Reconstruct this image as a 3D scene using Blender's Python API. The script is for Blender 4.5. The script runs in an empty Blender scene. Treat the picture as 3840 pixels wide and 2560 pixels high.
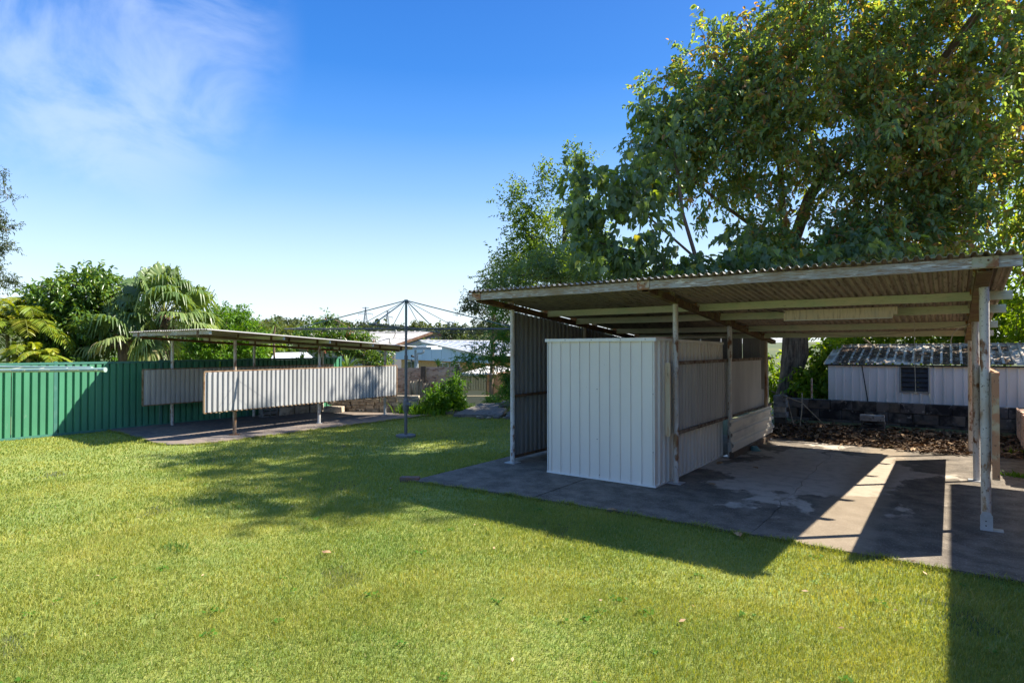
import bpy, math, random
import numpy as np
from mathutils import Vector, Matrix

R = math.radians
rnd = random.Random(7)
scene = bpy.context.scene
COL = scene.collection

# ------------------------------------------------------------------ camera, sky, sun, exposure
cam_d = bpy.data.cameras.new('camera'); cam = bpy.data.objects.new('camera', cam_d); COL.objects.link(cam)
cam_d.sensor_width = 36.0; cam_d.lens = 20.95; cam_d.clip_start = 0.05; cam_d.clip_end = 3000
cam.location = (0, 0, 1.62); cam.rotation_euler = (R(90.72), 0, R(36.37)); scene.camera = cam

SUN = Vector((0.66, 0.64, 1.0)).normalized()
sun_d = bpy.data.lights.new('sun', 'SUN'); sun_d.energy = 3.35; sun_d.angle = R(0.55); sun_d.color = (1.0, 0.93, 0.80)
sun = bpy.data.objects.new('sun', sun_d); COL.objects.link(sun)
sun.rotation_euler = SUN.to_track_quat('Z', 'Y').to_euler(); sun.location = (20, 20, 30)

world = bpy.data.worlds.new('World'); scene.world = world; world.use_nodes = True
wn = world.node_tree.nodes; wl = world.node_tree.links; wn.clear()
wo = wn.new('ShaderNodeOutputWorld'); bg = wn.new('ShaderNodeBackground'); bg.inputs['Strength'].default_value = 0.15
sky = wn.new('ShaderNodeTexSky'); sky.sky_type = 'NISHITA'; sky.sun_disc = False
sky.sun_elevation = math.asin(SUN.z); sky.sun_rotation = math.atan2(SUN.x, SUN.y)
sky.air_density = 1.0; sky.dust_density = 1.2; sky.ozone_density = 3.0
hsv = wn.new('ShaderNodeHueSaturation'); hsv.inputs['Saturation'].default_value = 1.2; hsv.inputs['Value'].default_value = 0.74
wl.new(sky.outputs[0], hsv.inputs['Color'])
tc = wn.new('ShaderNodeTexCoord')
# thin cloud veil
cm = wn.new('ShaderNodeMapping'); cm.inputs['Scale'].default_value = (1.0, 1.0, 1.35); cm.inputs['Location'].default_value = (2.3, .7, .4); wl.new(tc.outputs['Generated'], cm.inputs['Vector'])
cn = wn.new('ShaderNodeTexNoise'); cn.inputs['Scale'].default_value = 5.2; cn.inputs['Detail'].default_value = 12; cn.inputs['Roughness'].default_value = 0.58
cn.inputs['Distortion'].default_value = 0.5; wl.new(cm.outputs[0], cn.inputs['Vector'])
def cam_dir(px, py):
    a = (px - 1920) / 2235; b = (1280 - py) / 2235
    d = cam.rotation_euler.to_matrix() @ Vector((a, b, -1)); return d.normalized()
cd = cam_dir(300, 60)
dot = wn.new('ShaderNodeVectorMath'); dot.operation = 'DOT_PRODUCT'; wl.new(tc.outputs['Generated'], dot.inputs[0]); dot.inputs[1].default_value = cd
mr = wn.new('ShaderNodeMapRange'); mr.interpolation_type = 'SMOOTHSTEP'; mr.inputs[1].default_value = 0.962; mr.inputs[2].default_value = 0.995
wl.new(dot.outputs['Value'], mr.inputs[0])
nr = wn.new('ShaderNodeMapRange'); nr.interpolation_type = 'SMOOTHSTEP'; nr.inputs[1].default_value = 0.34; nr.inputs[2].default_value = 0.66
wl.new(cn.outputs['Fac'], nr.inputs[0])
mm = wn.new('ShaderNodeMath'); mm.operation = 'MULTIPLY'; 
# unseen thin cirrus added above the view, for neutral fill in the shade
zs = wn.new('ShaderNodeSeparateXYZ'); wl.new(tc.outputs['Generated'], zs.inputs[0])
hi = wn.new('ShaderNodeMapRange'); hi.interpolation_type = 'SMOOTHSTEP'; hi.inputs[1].default_value = 0.58; hi.inputs[2].default_value = 0.80; hi.inputs[4].default_value = 0.75; wl.new(zs.outputs['Z'], hi.inputs[0])
mxx = wn.new('ShaderNodeMath'); mxx.operation = 'MAXIMUM'; wl.new(mr.outputs[0], mxx.inputs[0]); wl.new(hi.outputs[0], mxx.inputs[1])
wl.new(mxx.outputs[0], mm.inputs[0]); wl.new(nr.outputs[0], mm.inputs[1])
m2 = wn.new('ShaderNodeMath'); m2.operation = 'MULTIPLY'; m2.inputs[1].default_value = 0.52; wl.new(mm.outputs[0], m2.inputs[0])
mx = wn.new('ShaderNodeMixRGB'); mx.inputs['Color2'].default_value = (1.55, 1.85, 2.45, 1)
# pale horizon to deep blue zenith, the same all the way round
sxyz = wn.new('ShaderNodeSeparateXYZ'); wl.new(tc.outputs['Generated'], sxyz.inputs[0])
el = wn.new('ShaderNodeMath'); el.operation = 'ARCSINE'; wl.new(sxyz.outputs['Z'], el.inputs[0])
er = wn.new('ShaderNodeMapRange'); er.inputs[1].default_value = 0.0; er.inputs[2].default_value = math.pi / 2; wl.new(el.outputs[0], er.inputs[0])
ramp = wn.new('ShaderNodeValToRGB'); re_ = ramp.color_ramp.elements; SK = 2.28
stops = [(0, (.86, .93, .99)), (3, (.80, .90, .99)), (8.3, (.56, .74, .96)), (14.4, (.25, .48, .91)), (20, (.075, .295, .80)), (25, (.018, .195, .68)), (31, (.008, .15, .60)), (50, (.012, .15, .54)), (90, (.015, .14, .50))]
while len(re_) > 1: re_.remove(re_[-1])
re_[0].position = 0; re_[0].color = (*stops[0][1], 1)
for d_, c_ in stops[1:]:
    e_ = re_.new(d_ / 90); e_.color = (*c_, 1)
wl.new(er.outputs[0], ramp.inputs[0])
sc_ = wn.new('ShaderNodeVectorMath'); sc_.operation = 'SCALE'; sc_.inputs['Scale'].default_value = SK; wl.new(ramp.outputs[0], sc_.inputs[0])
mg = wn.new('ShaderNodeMixRGB'); mg.inputs['Fac'].default_value = 0.82; wl.new(hsv.outputs[0], mg.inputs['Color1']); wl.new(sc_.outputs[0], mg.inputs['Color2'])
wl.new(m2.outputs[0], mx.inputs['Fac']); wl.new(mg.outputs[0], mx.inputs['Color1'])
wl.new(mx.outputs[0], bg.inputs['Color']); wl.new(bg.outputs[0], wo.inputs['Surface'])

scene.view_settings.view_transform = 'Standard'; scene.view_settings.look = 'None'
scene.view_settings.exposure = 1.80; scene.view_settings.gamma = 1.0; scene.view_settings.use_curve_mapping = False
scene.render.engine = 'CYCLES'
scene.cycles.max_bounces = 6; scene.cycles.diffuse_bounces = 4; scene.cycles.glossy_bounces = 2
scene.cycles.transmission_bounces = 4; scene.cycles.transparent_max_bounces = 8; scene.cycles.sample_clamp_indirect = 6
scene.cycles.use_denoising = True
scene.cycles.caustics_reflective = False; scene.cycles.caustics_refractive = False

# ------------------------------------------------------------------ survey helper: site axes are x = across carport, y = depth, z = up
def S(px, py, depth):
    """site coordinates of what was surveyed at this bearing, 'depth' metres ahead of the tripod"""
    d = cam_dir(px, py); fwd = Vector((-0.593, 0.805, 0)); k = depth / d.dot(fwd)
    return Vector((0, 0, 1.62)) + d * k
XR = Vector((0.805, 0.593, 0)); YF = Vector((-0.593, 0.805, 0))
def CW(X, Y, z=0): return XR * X + YF * Y + Vector((0, 0, z))

# ------------------------------------------------------------------ materials
def mat(name, base, rough=0.7, metal=0.0, layers=(), bump=None, spec=0.4, trans=0.0, tint=None, island=0.0):
    m = bpy.data.materials.new(name); m.use_nodes = True
    n = m.node_tree.nodes; l = m.node_tree.links; n.clear()
    out = n.new('ShaderNodeOutputMaterial'); p = n.new('ShaderNodeBsdfPrincipled')
    p.inputs['Roughness'].default_value = rough; p.inputs['Metallic'].default_value = metal; p.inputs['Specular IOR Level'].default_value = spec
    rgb = n.new('ShaderNodeRGB'); rgb.outputs[0].default_value = (*base, 1); cur = rgb.outputs[0]
    tcn = n.new('ShaderNodeTexCoord'); oi = n.new('ShaderNodeObjectInfo')
    add = n.new('ShaderNodeVectorMath'); add.operation = 'ADD'; mul = n.new('ShaderNodeVectorMath'); mul.operation = 'SCALE'
    cmb = n.new('ShaderNodeCombineXYZ')
    for i in range(3): l.new(oi.outputs['Random'], cmb.inputs[i])
    l.new(cmb.outputs[0], mul.inputs[0]); mul.inputs['Scale'].default_value = 17.0
    l.new(tcn.outputs['Object'], add.inputs[0]); l.new(mul.outputs[0], add.inputs[1]); vec = add.outputs[0]
    if tint:
        at = n.new('ShaderNodeAttribute'); at.attribute_name = 'tint'
        cr = n.new('ShaderNodeValToRGB'); els = cr.color_ramp.elements
        while len(els) > 1: els.remove(els[-1])
        els[0].position = tint[0][0]; els[0].color = (*tint[0][1], 1)
        for pos, c in tint[1:]:
            e = els.new(pos); e.color = (*c, 1)
        l.new(at.outputs['Fac'], cr.inputs[0]); cur = cr.outputs[0]
    for ly in layers:
        sc, col2, lo, hi = ly[:4]; stretch = ly[4] if len(ly) > 4 else (1, 1, 1); amt = ly[5] if len(ly) > 5 else 1.0; det = ly[6] if len(ly) > 6 else 5
        mp = n.new('ShaderNodeMapping'); mp.inputs['Scale'].default_value = stretch; mp.inputs['Location'].default_value = (len(n) * .37, len(n) * .13, 0); l.new(vec, mp.inputs[0])
        nz = n.new('ShaderNodeTexNoise'); nz.inputs['Scale'].default_value = sc; nz.inputs['Detail'].default_value = det; nz.inputs['Roughness'].default_value = 0.62
        l.new(mp.outputs[0], nz.inputs['Vector'])
        mrn = n.new('ShaderNodeMapRange'); mrn.inputs[1].default_value = lo; mrn.inputs[2].default_value = hi; mrn.inputs[4].default_value = amt
        l.new(nz.outputs['Fac'], mrn.inputs[0])
        mix = n.new('ShaderNodeMixRGB'); mix.inputs['Color2'].default_value = (*col2, 1)
        l.new(mrn.outputs[0], mix.inputs['Fac']); l.new(cur, mix.inputs['Color1']); cur = mix.outputs[0]
    if island:
        hs = n.new('ShaderNodeHueSaturation'); mrv = n.new('ShaderNodeMapRange'); mrv.inputs[3].default_value = 1 - island; mrv.inputs[4].default_value = 1 + island
        l.new(oi.outputs['Random'], mrv.inputs[0]); l.new(mrv.outputs[0], hs.inputs['Value']); l.new(cur, hs.inputs['Color']); cur = hs.outputs[0]
    l.new(cur, p.inputs['Base Color'])
    if bump:
        mp = n.new('ShaderNodeMapping'); mp.inputs['Scale'].default_value = bump[2] if len(bump) > 2 else (1, 1, 1); l.new(vec, mp.inputs[0])
        nz = n.new('ShaderNodeTexNoise'); nz.inputs['Scale'].default_value = bump[0]; nz.inputs['Detail'].default_value = 5; l.new(mp.outputs[0], nz.inputs['Vector'])
        b = n.new('ShaderNodeBump'); b.inputs['Strength'].default_value = bump[1]; b.inputs['Distance'].default_value = bump[3] if len(bump) > 3 else 0.01
        l.new(nz.outputs['Fac'], b.inputs['Height']); l.new(b.outputs[0], p.inputs['Normal'])
    if trans:
        tr = n.new('ShaderNodeBsdfTranslucent'); ms = n.new('ShaderNodeMixShader'); ms.inputs[0].default_value = trans
        g = n.new('ShaderNodeMixRGB'); g.blend_type = 'MULTIPLY'; g.inputs['Fac'].default_value = 1; g.inputs['Color2'].default_value = (2.3, 2.0, 0.5, 1)
        l.new(cur, g.inputs['Color1']); l.new(g.outputs[0], tr.inputs['Color']); l.new(p.outputs[0], ms.inputs[1]); l.new(tr.outputs[0], ms.inputs[2]); l.new(ms.outputs[0], out.inputs[0])
    else:
        l.new(p.outputs[0], out.inputs[0])
    return m

RUST = (0.20, 0.085, 0.035); DRUST = (0.09, 0.045, 0.025)
M = {}
M['post'] = mat('painted_pipe', (0.64, 0.62, 0.58), 0.45, 0, [(9, RUST, .54, .62, (1, 1, .5)), (3.5, (0.46, .30, .16), .50, .66, (1, 1, .35), .75), (45, (.10, .06, .04), .61, .66)], (40, .15))
M['post_rust'] = mat('rusted_pipe', (0.48, 0.41, 0.33), 0.6, 0, [(7, RUST, .45, .62, (1, 1, .4)), (4, (0.48, .36, .2), .5, .7, (1, 1, .3))], (40, .2))
M['rust'] = mat('rusted_steel', (0.13, 0.07, 0.04), 0.8, 0, [(8, (0.26, .13, .06), .45, .65), (25, (0.05, .03, .02), .55, .7)], (50, .3))
M['rust_green'] = mat('rusted_mossy_steel', (0.15, 0.09, 0.045), 0.8, 0, [(5, (0.24, .23, .08), .5, .68), (18, (0.06, .035, .02), .5, .7)], (50, .3))
M['rust_rail'] = mat('rusty_rail_steel', (0.20, 0.15, 0.11), 0.8, 0, [(14, (0.30, .26, .22), .5, .62), (9, DRUST, .5, .6)], (50, .3))
M['orange'] = mat('orange_primer_steel', (0.50, 0.235, 0.12), 0.7, 0, [(10, (0.55, .42, .26), .5, .62), (45, (0.10, .045, .03), .58, .66, (1, 1, .5))], (50, .2))
M['plate'] = mat('bracket_paint', (0.50, 0.43, 0.33), 0.6, 0, [(12, (0.32, .13, .05), .44, .54), (60, (.08, .05, .035), .6, .66), (5, (.36, .40, .22), .5, .7)], (40, .2))
M['galv'] = mat('galvanised_fitting', (0.5, 0.52, 0.54), 0.4, 0.3, [(10, (.4, .4, .4), .4, .7)])
G3 = (2, 60, 60)
M['timber_grey'] = mat('weathered_timber', (0.43, 0.41, 0.38), 0.85, 0, [(3.0, (0.33, .22, .135), .46, .60, (3, 26, 26)), (2.2, (0.70, .68, .64), .56, .64, (4, 22, 22)), (1.5, (.30, .22, .14), .5, .72), (6, (.10, .09, .085), .60, .68, (2.5, 40, 40))], (6, .6, (2, 40, 40), .006))
M['timber_green'] = mat('green_painted_timber', (0.60, 0.64, 0.45), 0.8, 0, [(1.3, (0.70, .63, .46), .42, .62, (1, 3, 3)), (5, (0.25, .20, .12), .60, .70, (2, 26, 26)), (2, (.44, .54, .36), .5, .75)], (6, .4, (2, 40, 40), .004))
M['roof_top'] = mat('zinc_roof', (0.36, 0.35, 0.34), 0.5, 0.1, [(2, (0.33, .30, .27), .45, .7, (1, .3, 1))])
M['roof_under'] = mat('grimy_underside', (0.33, 0.28, 0.235), 0.75, 0, [(3, (0.42, .35, .28), .45, .68, (3, .4, 1)), (40, (.42, .36, .28), .69, .73, (1, .35, 1)), (9, (.075, .06, .05), .52, .72, (4, .5, 1))])
M['clad'] = mat('zinc_cladding', (0.41, 0.40, 0.39), 0.5, 0.15, [(2.5, (0.34, .33, .32), .45, .7, (1, 1, .3)), (14, (.30, .24, .18), .62, .74, (1, 1, .4), .6)])
M['clad_dark'] = mat('dark_cladding', (0.31, 0.295, 0.275), 0.55, 0.1, [(2.5, (0.30, .265, .225), .50, .72, (1, 1, .35))])
M['clad_dull'] = mat('dull_zinc', (0.50, 0.475, 0.44), 0.6, 0.1, [(3, (0.40, .38, .36), .42, .7, (1, 1, .3)), (20, (.45, .44, .43), .6, .7, (1, 1, .3), .5)])
M['clad_bright'] = mat('bright_zinc', (0.47, 0.475, 0.48), 0.42, 0.1, [(2.5, (0.40, .40, .40), .45, .7, (1, 1, .3)), (9, (.34, .42, .38), .66, .74, (1, 1, .4), .6)])
M['shed'] = mat('cream_shed_steel', (0.82, 0.755, 0.655), 0.42, 0.0, [(1.6, (0.76, .70, .61), .4, .7, (1, 1, .4)), (50, (.42, .41, .39), .70, .73)])
M['shed_trim'] = mat('cream_shed_trim', (0.86, 0.83, 0.76), 0.4, 0.0, [(6, (0.78, .76, .70), .45, .7)])
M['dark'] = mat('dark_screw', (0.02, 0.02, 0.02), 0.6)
M['white_panel'] = mat('cream_sheet', (0.76, 0.70, 0.60), 0.5, 0, [(3, (.50, .47, .42), .45, .7, (1, .5, 1))])
M['fence'] = mat('green_fence_steel', (0.068, 0.235, 0.135), 0.45, 0, [(2, (0.08, .295, .165), .4, .7, (1, 1, .3)), (8, (.22, .32, .26), .66, .76, (1, 1, .3), .5)])
M['fence_trim'] = mat('green_fence_trim', (0.06, 0.19, 0.15), 0.4, 0, [(5, (0.12, .25, .21), .5, .75)])
M['light'] = mat('light_housing', (0.82, 0.68, 0.52), 0.5, 0, [(9, (0.52, .40, .28), .5, .7, (6, 1, .6)), (3, (.66, .60, .52), .5, .7)])
M['block'] = mat('mouldy_block', (0.095, 0.088, 0.08), 0.95, 0, [(3.5, (0.018, .017, .017), .44, .58), (9, (0.24, .22, .195), .60, .70), (2, (.15, .12, .085), .52, .68)], (45, .5), island=.25)
M['block_clean'] = mat('sun_bleached_block', (0.50, 0.425, 0.33), 0.95, 0, [(5, (0.25, .20, .155), .45, .65), (12, (.13, .11, .09), .6, .7), (3, (.46, .42, .36), .55, .7)], (45, .5), island=.22)
M['block_grey'] = mat('grey_block', (0.30, 0.30, 0.29), 0.95, 0, [(5, (0.19, .18, .17), .45, .65), (11, (.055, .05, .05), .55, .66)], (45, .5), island=.15)
M['brick'] = mat('red_brick', (0.24, 0.12, 0.08), 0.9, 0, [(8, (.16, .13, .11), .45, .65)], (40, .4))
M['leaf_dead'] = mat('dry_leaf', (0.16, 0.10, 0.06), 0.85, 0, tint=[(0, (.06, .035, .02)), (.45, (.16, .095, .052)), (.75, (.30, .19, .10)), (1, (.56, .40, .24))])
M['litter_base'] = mat('leaf_mould', (0.045, 0.03, 0.02), 0.95, 0, [(20, (.10, .06, .035), .45, .65)], (30, .8))
M['fallen'] = mat('fallen_leaf', (0.38, 0.24, 0.12), 0.8, 0, [(20, (.24, .14, .07), .45, .65)])
M['bark'] = mat('rough_bark', (0.24, 0.175, 0.125), 0.95, 0, [(3, (.075, .052, .038), .42, .62, (9, 9, 1)), (2, (.26, .20, .15), .56, .72, (6, 6, 1))], (7, 1.0, (7, 7, 1), .05))
M['bark_thin'] = mat('branch_bark', (0.17, 0.12, 0.085), 0.95, 0, [(6, (.18, .13, .095), .45, .65)], (30, .5))
M['stick'] = mat('dry_stick', (0.34, 0.27, 0.19), 0.9, 0, [(12, (.22, .16, .10), .45, .65)], (40, .3))
M['hoist_g'] = mat('green_hoist_tube', (0.10, 0.17, 0.155), 0.5, 0.2, [(10, (.20, .20, .18), .5, .68), (30, (.15, .09, .05), .62, .7)])
M['hoist'] = mat('grey_hoist_tube', (0.135, 0.14, 0.145), 0.55, 0.2, [(10, (.22, .20, .19), .5, .68), (40, (.10, .06, .04), .6, .68)])
M['concrete_base'] = mat('hoist_footing', (0.20, 0.20, 0.19), 0.95, 0, [(9, (.12, .12, .11), .45, .65)], (40, .4))
M['line_arm'] = mat('sage_clothesline_tube', (0.27, 0.40, 0.36), 0.4, 0, [(12, (.36, .46, .42), .5, .7)])
M['line_slot'] = mat('yellow_slot_highlight', (0.75, 0.70, 0.48), 0.5)
M['wire'] = mat('dark_wire', (0.06, 0.06, 0.06), 0.6)
M['cord'] = mat('pale_cord', (0.55, 0.52, 0.46), 0.8)
M['plank'] = mat('old_paling', (0.66, 0.42, 0.28), 0.9, 0, [(3, (0.56, .46, .36), .48, .62, (5, 5, 24)), (2, (.28, .125, .075), .52, .66, (3, 3, 8)), (10, (.12, .085, .06), .62, .7, (3, 3, 20))], (8, .6, (4, 4, 30)), island=.18)
M['plank_dark'] = mat('dark_timber', (0.12, 0.085, 0.06), 0.9, 0, [(5, (.20, .15, .11), .48, .64, (8, 8, 1))], (12, .6, (8, 8, 1)))
M['fibro'] = mat('old_fibro', (0.50, 0.43, 0.35), 0.95, 0, [(5, (.15, .12, .095), .42, .62, (1, 1, .3)), (14, (.42, .38, .32), .56, .7, (1, 1, .3))], (30, .4))
M['bluewall'] = mat('pale_blue_cladding', (0.45, 0.60, 0.68), 0.7, 0, [(.5, (.42, .56, .64), .4, .7)])
M['yellowbrick'] = mat('yellow_brick', (0.60, 0.38, 0.16), 0.9, 0, [(9, (.42, .23, .08), .45, .6, (1, 1, 3))])
M['orangebrick'] = mat('orange_brick', (0.60, 0.31, 0.16), 0.9, 0, [(9, (.36, .17, .08), .45, .6, (1, 1, 3))])
M['cream'] = mat('cream_steel', (0.88, 0.72, 0.44), 0.6, 0, [(3, (.68, .56, .35), .45, .7, (1, 1, .2))])
M['cream_dull'] = mat('cream_render', (0.52, 0.42, 0.28), 0.8)
M['whiteroof'] = mat('pale_roof', (0.66, 0.67, 0.68), 0.5, 0, [(1.5, (.58, .58, .58), .45, .7)])
M['greyroof'] = mat('aged_roof', (0.52, 0.50, 0.48), 0.6, 0, [(.8, (.42, .36, .31), .52, .66, (1, 3, 1)), (3, (.60, .59, .58), .5, .7)])
M['brownfascia'] = mat('brown_fascia', (0.20, 0.105, 0.065), 0.8, 0, [(4, (.30, .19, .12), .5, .7)])
M['greywall'] = mat('grey_cladding', (0.33, 0.31, 0.30), 0.8)
M['gutter'] = mat('grey_gutter', (0.42, 0.45, 0.47), 0.5)
M['trimwhite'] = mat('white_trim', (0.74, 0.75, 0.74), 0.5)
M['glass'] = mat('window_glass', (0.03, 0.04, 0.045), 0.08, 0, spec=.8)
M['louvre'] = mat('louvre_glass', (0.035, 0.035, 0.033), 0.5, 0, [(5, (.07, .065, .055), .5, .7)], spec=.2)
M['louvre_frame'] = mat('louvre_frame', (0.24, 0.24, 0.235), 0.6)
M['smallshed'] = mat('pale_ribbed_shed', (0.74, 0.69, 0.62), 0.5, 0, [(2, (.62, .57, .50), .48, .7, (1, 1, .3)), (9, (.35, .28, .20), .66, .76, (1, 1, .4), .7)])
M['smallroof'] = mat('pale_shed_roof', (0.74, 0.67, 0.57), 0.85, 0, [(3, (.36, .27, .19), .46, .60), (7, (.48, .43, .37), .45, .7)])
M['hill'] = mat('dry_hillside', (0.075, 0.10, 0.04), 0.95, 0, [(.02, (.12, .13, .05), .45, .6)])
M['pylon'] = mat('pylon_steel', (0.20, 0.23, 0.26), 0.6)
M['dish'] = mat('dish_grey', (0.30, 0.31, 0.31), 0.6)
M['chain'] = mat('chain_wire', (0.30, 0.27, 0.24), 0.6)
M['teal'] = mat('teal_plastic', (0.10, 0.22, 0.22), 0.5)
M['conc_dark'] = mat('dark_broken_concrete', (0.17, 0.155, 0.14), 0.95, 0, [(4, (.20, .185, .17), .48, .66), (11, (.05, .05, .05), .55, .68)], (25, .5, (1, 1, 1), .02))
M['path'] = mat('path_concrete', (0.30, 0.26, 0.22), 0.95, 0, [(2.5, (.19, .165, .145), .45, .62), (15, (.40, .35, .30), .58, .7)], (30, .5))
M['slab_l'] = mat('left_slab', (0.21, 0.165, 0.135), 0.95, 0, [(1.2, (.11, .10, .10), .42, .62), (8, (.28, .23, .19), .52, .7), (60, (.35, .30, .26), .66, .70)], (40, .4, (1, 1, 1), .006))
M['earth'] = mat('bare_earth', (0.12, 0.09, 0.06), 0.95, 0, [(3, (.075, .055, .04), .45, .6)], (20, .6))

# concrete floor of the right carport: pale trowelled concrete under black mould
def slab_material():
    m = bpy.data.materials.new('mouldy_slab'); m.use_nodes = True
    n = m.node_tree.nodes; l = m.node_tree.links; p = n['Principled BSDF']; p.inputs['Roughness'].default_value = 0.85; p.inputs['Specular IOR Level'].default_value = .25
    t = n.new('ShaderNodeTexCoord')
    def noise(scale, det=6, rough=.6, st=(1, 1, 1), dist=0.0):
        mp = n.new('ShaderNodeMapping'); mp.inputs['Scale'].default_value = st; l.new(t.outputs['Object'], mp.inputs[0])
        z = n.new('ShaderNodeTexNoise'); z.inputs['Scale'].default_value = scale; z.inputs['Detail'].default_value = det; z.inputs['Roughness'].default_value = rough
        z.inputs['Distortion'].default_value = dist; l.new(mp.outputs[0], z.inputs['Vector']); return z.outputs['Fac']
    def rng(src, a, b, c=0, d=1):
        r = n.new('ShaderNodeMapRange'); r.inputs[1].default_value = a; r.inputs[2].default_value = b; r.inputs[3].default_value = c; r.inputs[4].default_value = d; l.new(src, r.inputs[0]); return r.outputs[0]
    def mth(op, a, b):
        q = n.new('ShaderNodeMath'); q.operation = op; q.use_clamp = True
        for i, s in enumerate((a, b)):
            if isinstance(s, (int, float)): q.inputs[i].default_value = s
            else: l.new(s, q.inputs[i])
        return q.outputs[0]
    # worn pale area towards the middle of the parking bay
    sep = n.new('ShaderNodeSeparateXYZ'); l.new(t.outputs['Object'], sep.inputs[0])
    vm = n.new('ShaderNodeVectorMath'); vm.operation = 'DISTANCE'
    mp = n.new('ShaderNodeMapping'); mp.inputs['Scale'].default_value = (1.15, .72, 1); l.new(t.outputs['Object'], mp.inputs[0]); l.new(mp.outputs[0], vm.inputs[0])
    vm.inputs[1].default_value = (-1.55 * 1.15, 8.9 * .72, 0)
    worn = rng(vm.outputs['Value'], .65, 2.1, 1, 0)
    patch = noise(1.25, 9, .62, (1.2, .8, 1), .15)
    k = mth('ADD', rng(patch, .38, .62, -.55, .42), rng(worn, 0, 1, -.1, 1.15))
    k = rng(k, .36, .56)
    fine = noise(55, 4, .7)
    black = n.new('ShaderNodeMixRGB'); black.inputs[1].default_value = (.115, .094, .072, 1); black.inputs[2].default_value = (.24, .20, .155, 1); l.new(rng(noise(4, 6, .65), .40, .66), black.inputs[0])
    speck = n.new('ShaderNodeMixRGB'); speck.inputs[2].default_value = (.34, .31, .27, 1); l.new(rng(fine, .56, .66, 0, .8), speck.inputs[0]); l.new(black.outputs[0], speck.inputs[1])
    pale = n.new('ShaderNodeMixRGB'); pale.inputs[1].default_value = (.54, .465, .38, 1); pale.inputs[2].default_value = (.43, .37, .30, 1); l.new(rng(noise(7), .45, .62), pale.inputs[0])
    a = n.new('ShaderNodeMixRGB'); l.new(k, a.inputs[0]); l.new(speck.outputs[0], a.inputs[1]); l.new(pale.outputs[0], a.inputs[2])
    # tan band along the bay: its strip of sunlight painted into the colour
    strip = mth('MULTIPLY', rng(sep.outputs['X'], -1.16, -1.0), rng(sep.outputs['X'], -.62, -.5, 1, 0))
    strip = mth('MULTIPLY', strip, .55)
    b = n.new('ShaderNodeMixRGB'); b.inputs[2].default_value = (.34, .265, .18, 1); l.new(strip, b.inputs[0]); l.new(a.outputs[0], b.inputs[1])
    l.new(b.outputs[0], p.inputs['Base Color'])
    bm = n.new('ShaderNodeBump'); bm.inputs['Strength'].default_value = .5; bm.inputs['Distance'].default_value = .008; l.new(fine, bm.inputs['Height']); l.new(bm.outputs[0], p.inputs['Normal'])
    return m
M['slab'] = slab_material()

def leafmat(name, ramp, trans=.35, rough=.45, spec=.4):
    return mat(name, (0, .1, 0), rough, 0, trans=trans, tint=ramp, spec=spec)
M['leaf_big'] = leafmat('fig_leaves', [(0, (.085, .165, .105)), (.4, (.16, .26, .125)), (.58, (.26, .32, .085)), (.72, (.30, .26, .08)), (.80, (.32, .19, .10)), (1, (.42, .24, .13))], .50, .38, .55)
M['leaf_heart'] = leafmat('heart_leaves', [(0, (.10, .165, .095)), (.6, (.15, .23, .12)), (.85, (.24, .33, .08)), (.97, (.28, .4, .05)), (1, (.6, .5, .08))], .42, .42, .5)
M['leaf_mid'] = leafmat('small_leaves', [(0, (.06, .12, .03)), (.6, (.13, .21, .035)), (1, (.22, .30, .05))], .45)
M['leaf_feather'] = leafmat('feathery_leaves', [(0, (.05, .13, .035)), (.6, (.09, .20, .04)), (1, (.22, .32, .045))], .45)
M['leaf_dense'] = leafmat('glossy_leaves', [(0, (.05, .115, .025)), (.55, (.10, .19, .035)), (1, (.20, .28, .05))], .3, .32, .6)
M['leaf_bright'] = leafmat('bright_leaves', [(0, (.06, .15, .010)), (.6, (.10, .22, .012)), (1, (.16, .28, .02))], .35)
M['leaf_lime'] = leafmat('lime_leaves', [(0, (.08, .16, .014)), (.5, (.15, .25, .02)), (1, (.28, .34, .035))], .5)
M['leaf_gum'] = leafmat('gum_leaves', [(0, (.035, .055, .025)), (.6, (.06, .09, .035)), (1, (.10, .13, .05))], .3)
M['leaf_far'] = leafmat('distant_leaves', [(0, (.040, .060, .030)), (.6, (.065, .09, .038)), (1, (.10, .12, .05))], .2, .7, .2)
M['leaf_farlight'] = leafmat('olive_leaves', [(0, (.07, .10, .03)), (.6, (.11, .14, .04)), (1, (.15, .17, .055))], .25, .7, .2)
M['leaf_palm'] = leafmat('fan_palm_leaves', [(0, (.06, .12, .04)), (.5, (.14, .22, .07)), (.85, (.27, .33, .12)), (1, (.52, .46, .26))], .32, .4, .5)
M['leaf_areca'] = leafmat('golden_palm_leaves', [(0, (.08, .17, .02)), (.5, (.20, .28, .03)), (.85, (.36, .36, .04)), (1, (.46, .34, .09))], .35, .4, .5)
M['leaf_yucca'] = leafmat('strap_leaves', [(0, (.06, .13, .03)), (1, (.19, .28, .06))], .25)
M['flower'] = mat('red_bracts', (.30, .08, .045), .7)
M['grass'] = leafmat('lawn_blades', [(0, (.125, .215, .05)), (.5, (.245, .285, .07)), (.86, (.36, .37, .10)), (1, (.43, .39, .17))], .30, .6, .15)
M['lawn'] = mat('lawn_thatch', (.20, .25, .062), .95, 0, [(1.1, (.27, .29, .07), .42, .62), (9, (.17, .24, .05), .45, .65), (40, (.28, .27, .11), .58, .70)], (60, .6))
M['grass_edge'] = leafmat('edge_grass', [(0, (.05, .12, .03)), (1, (.12, .20, .04))], .3, .6, .15)

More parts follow.
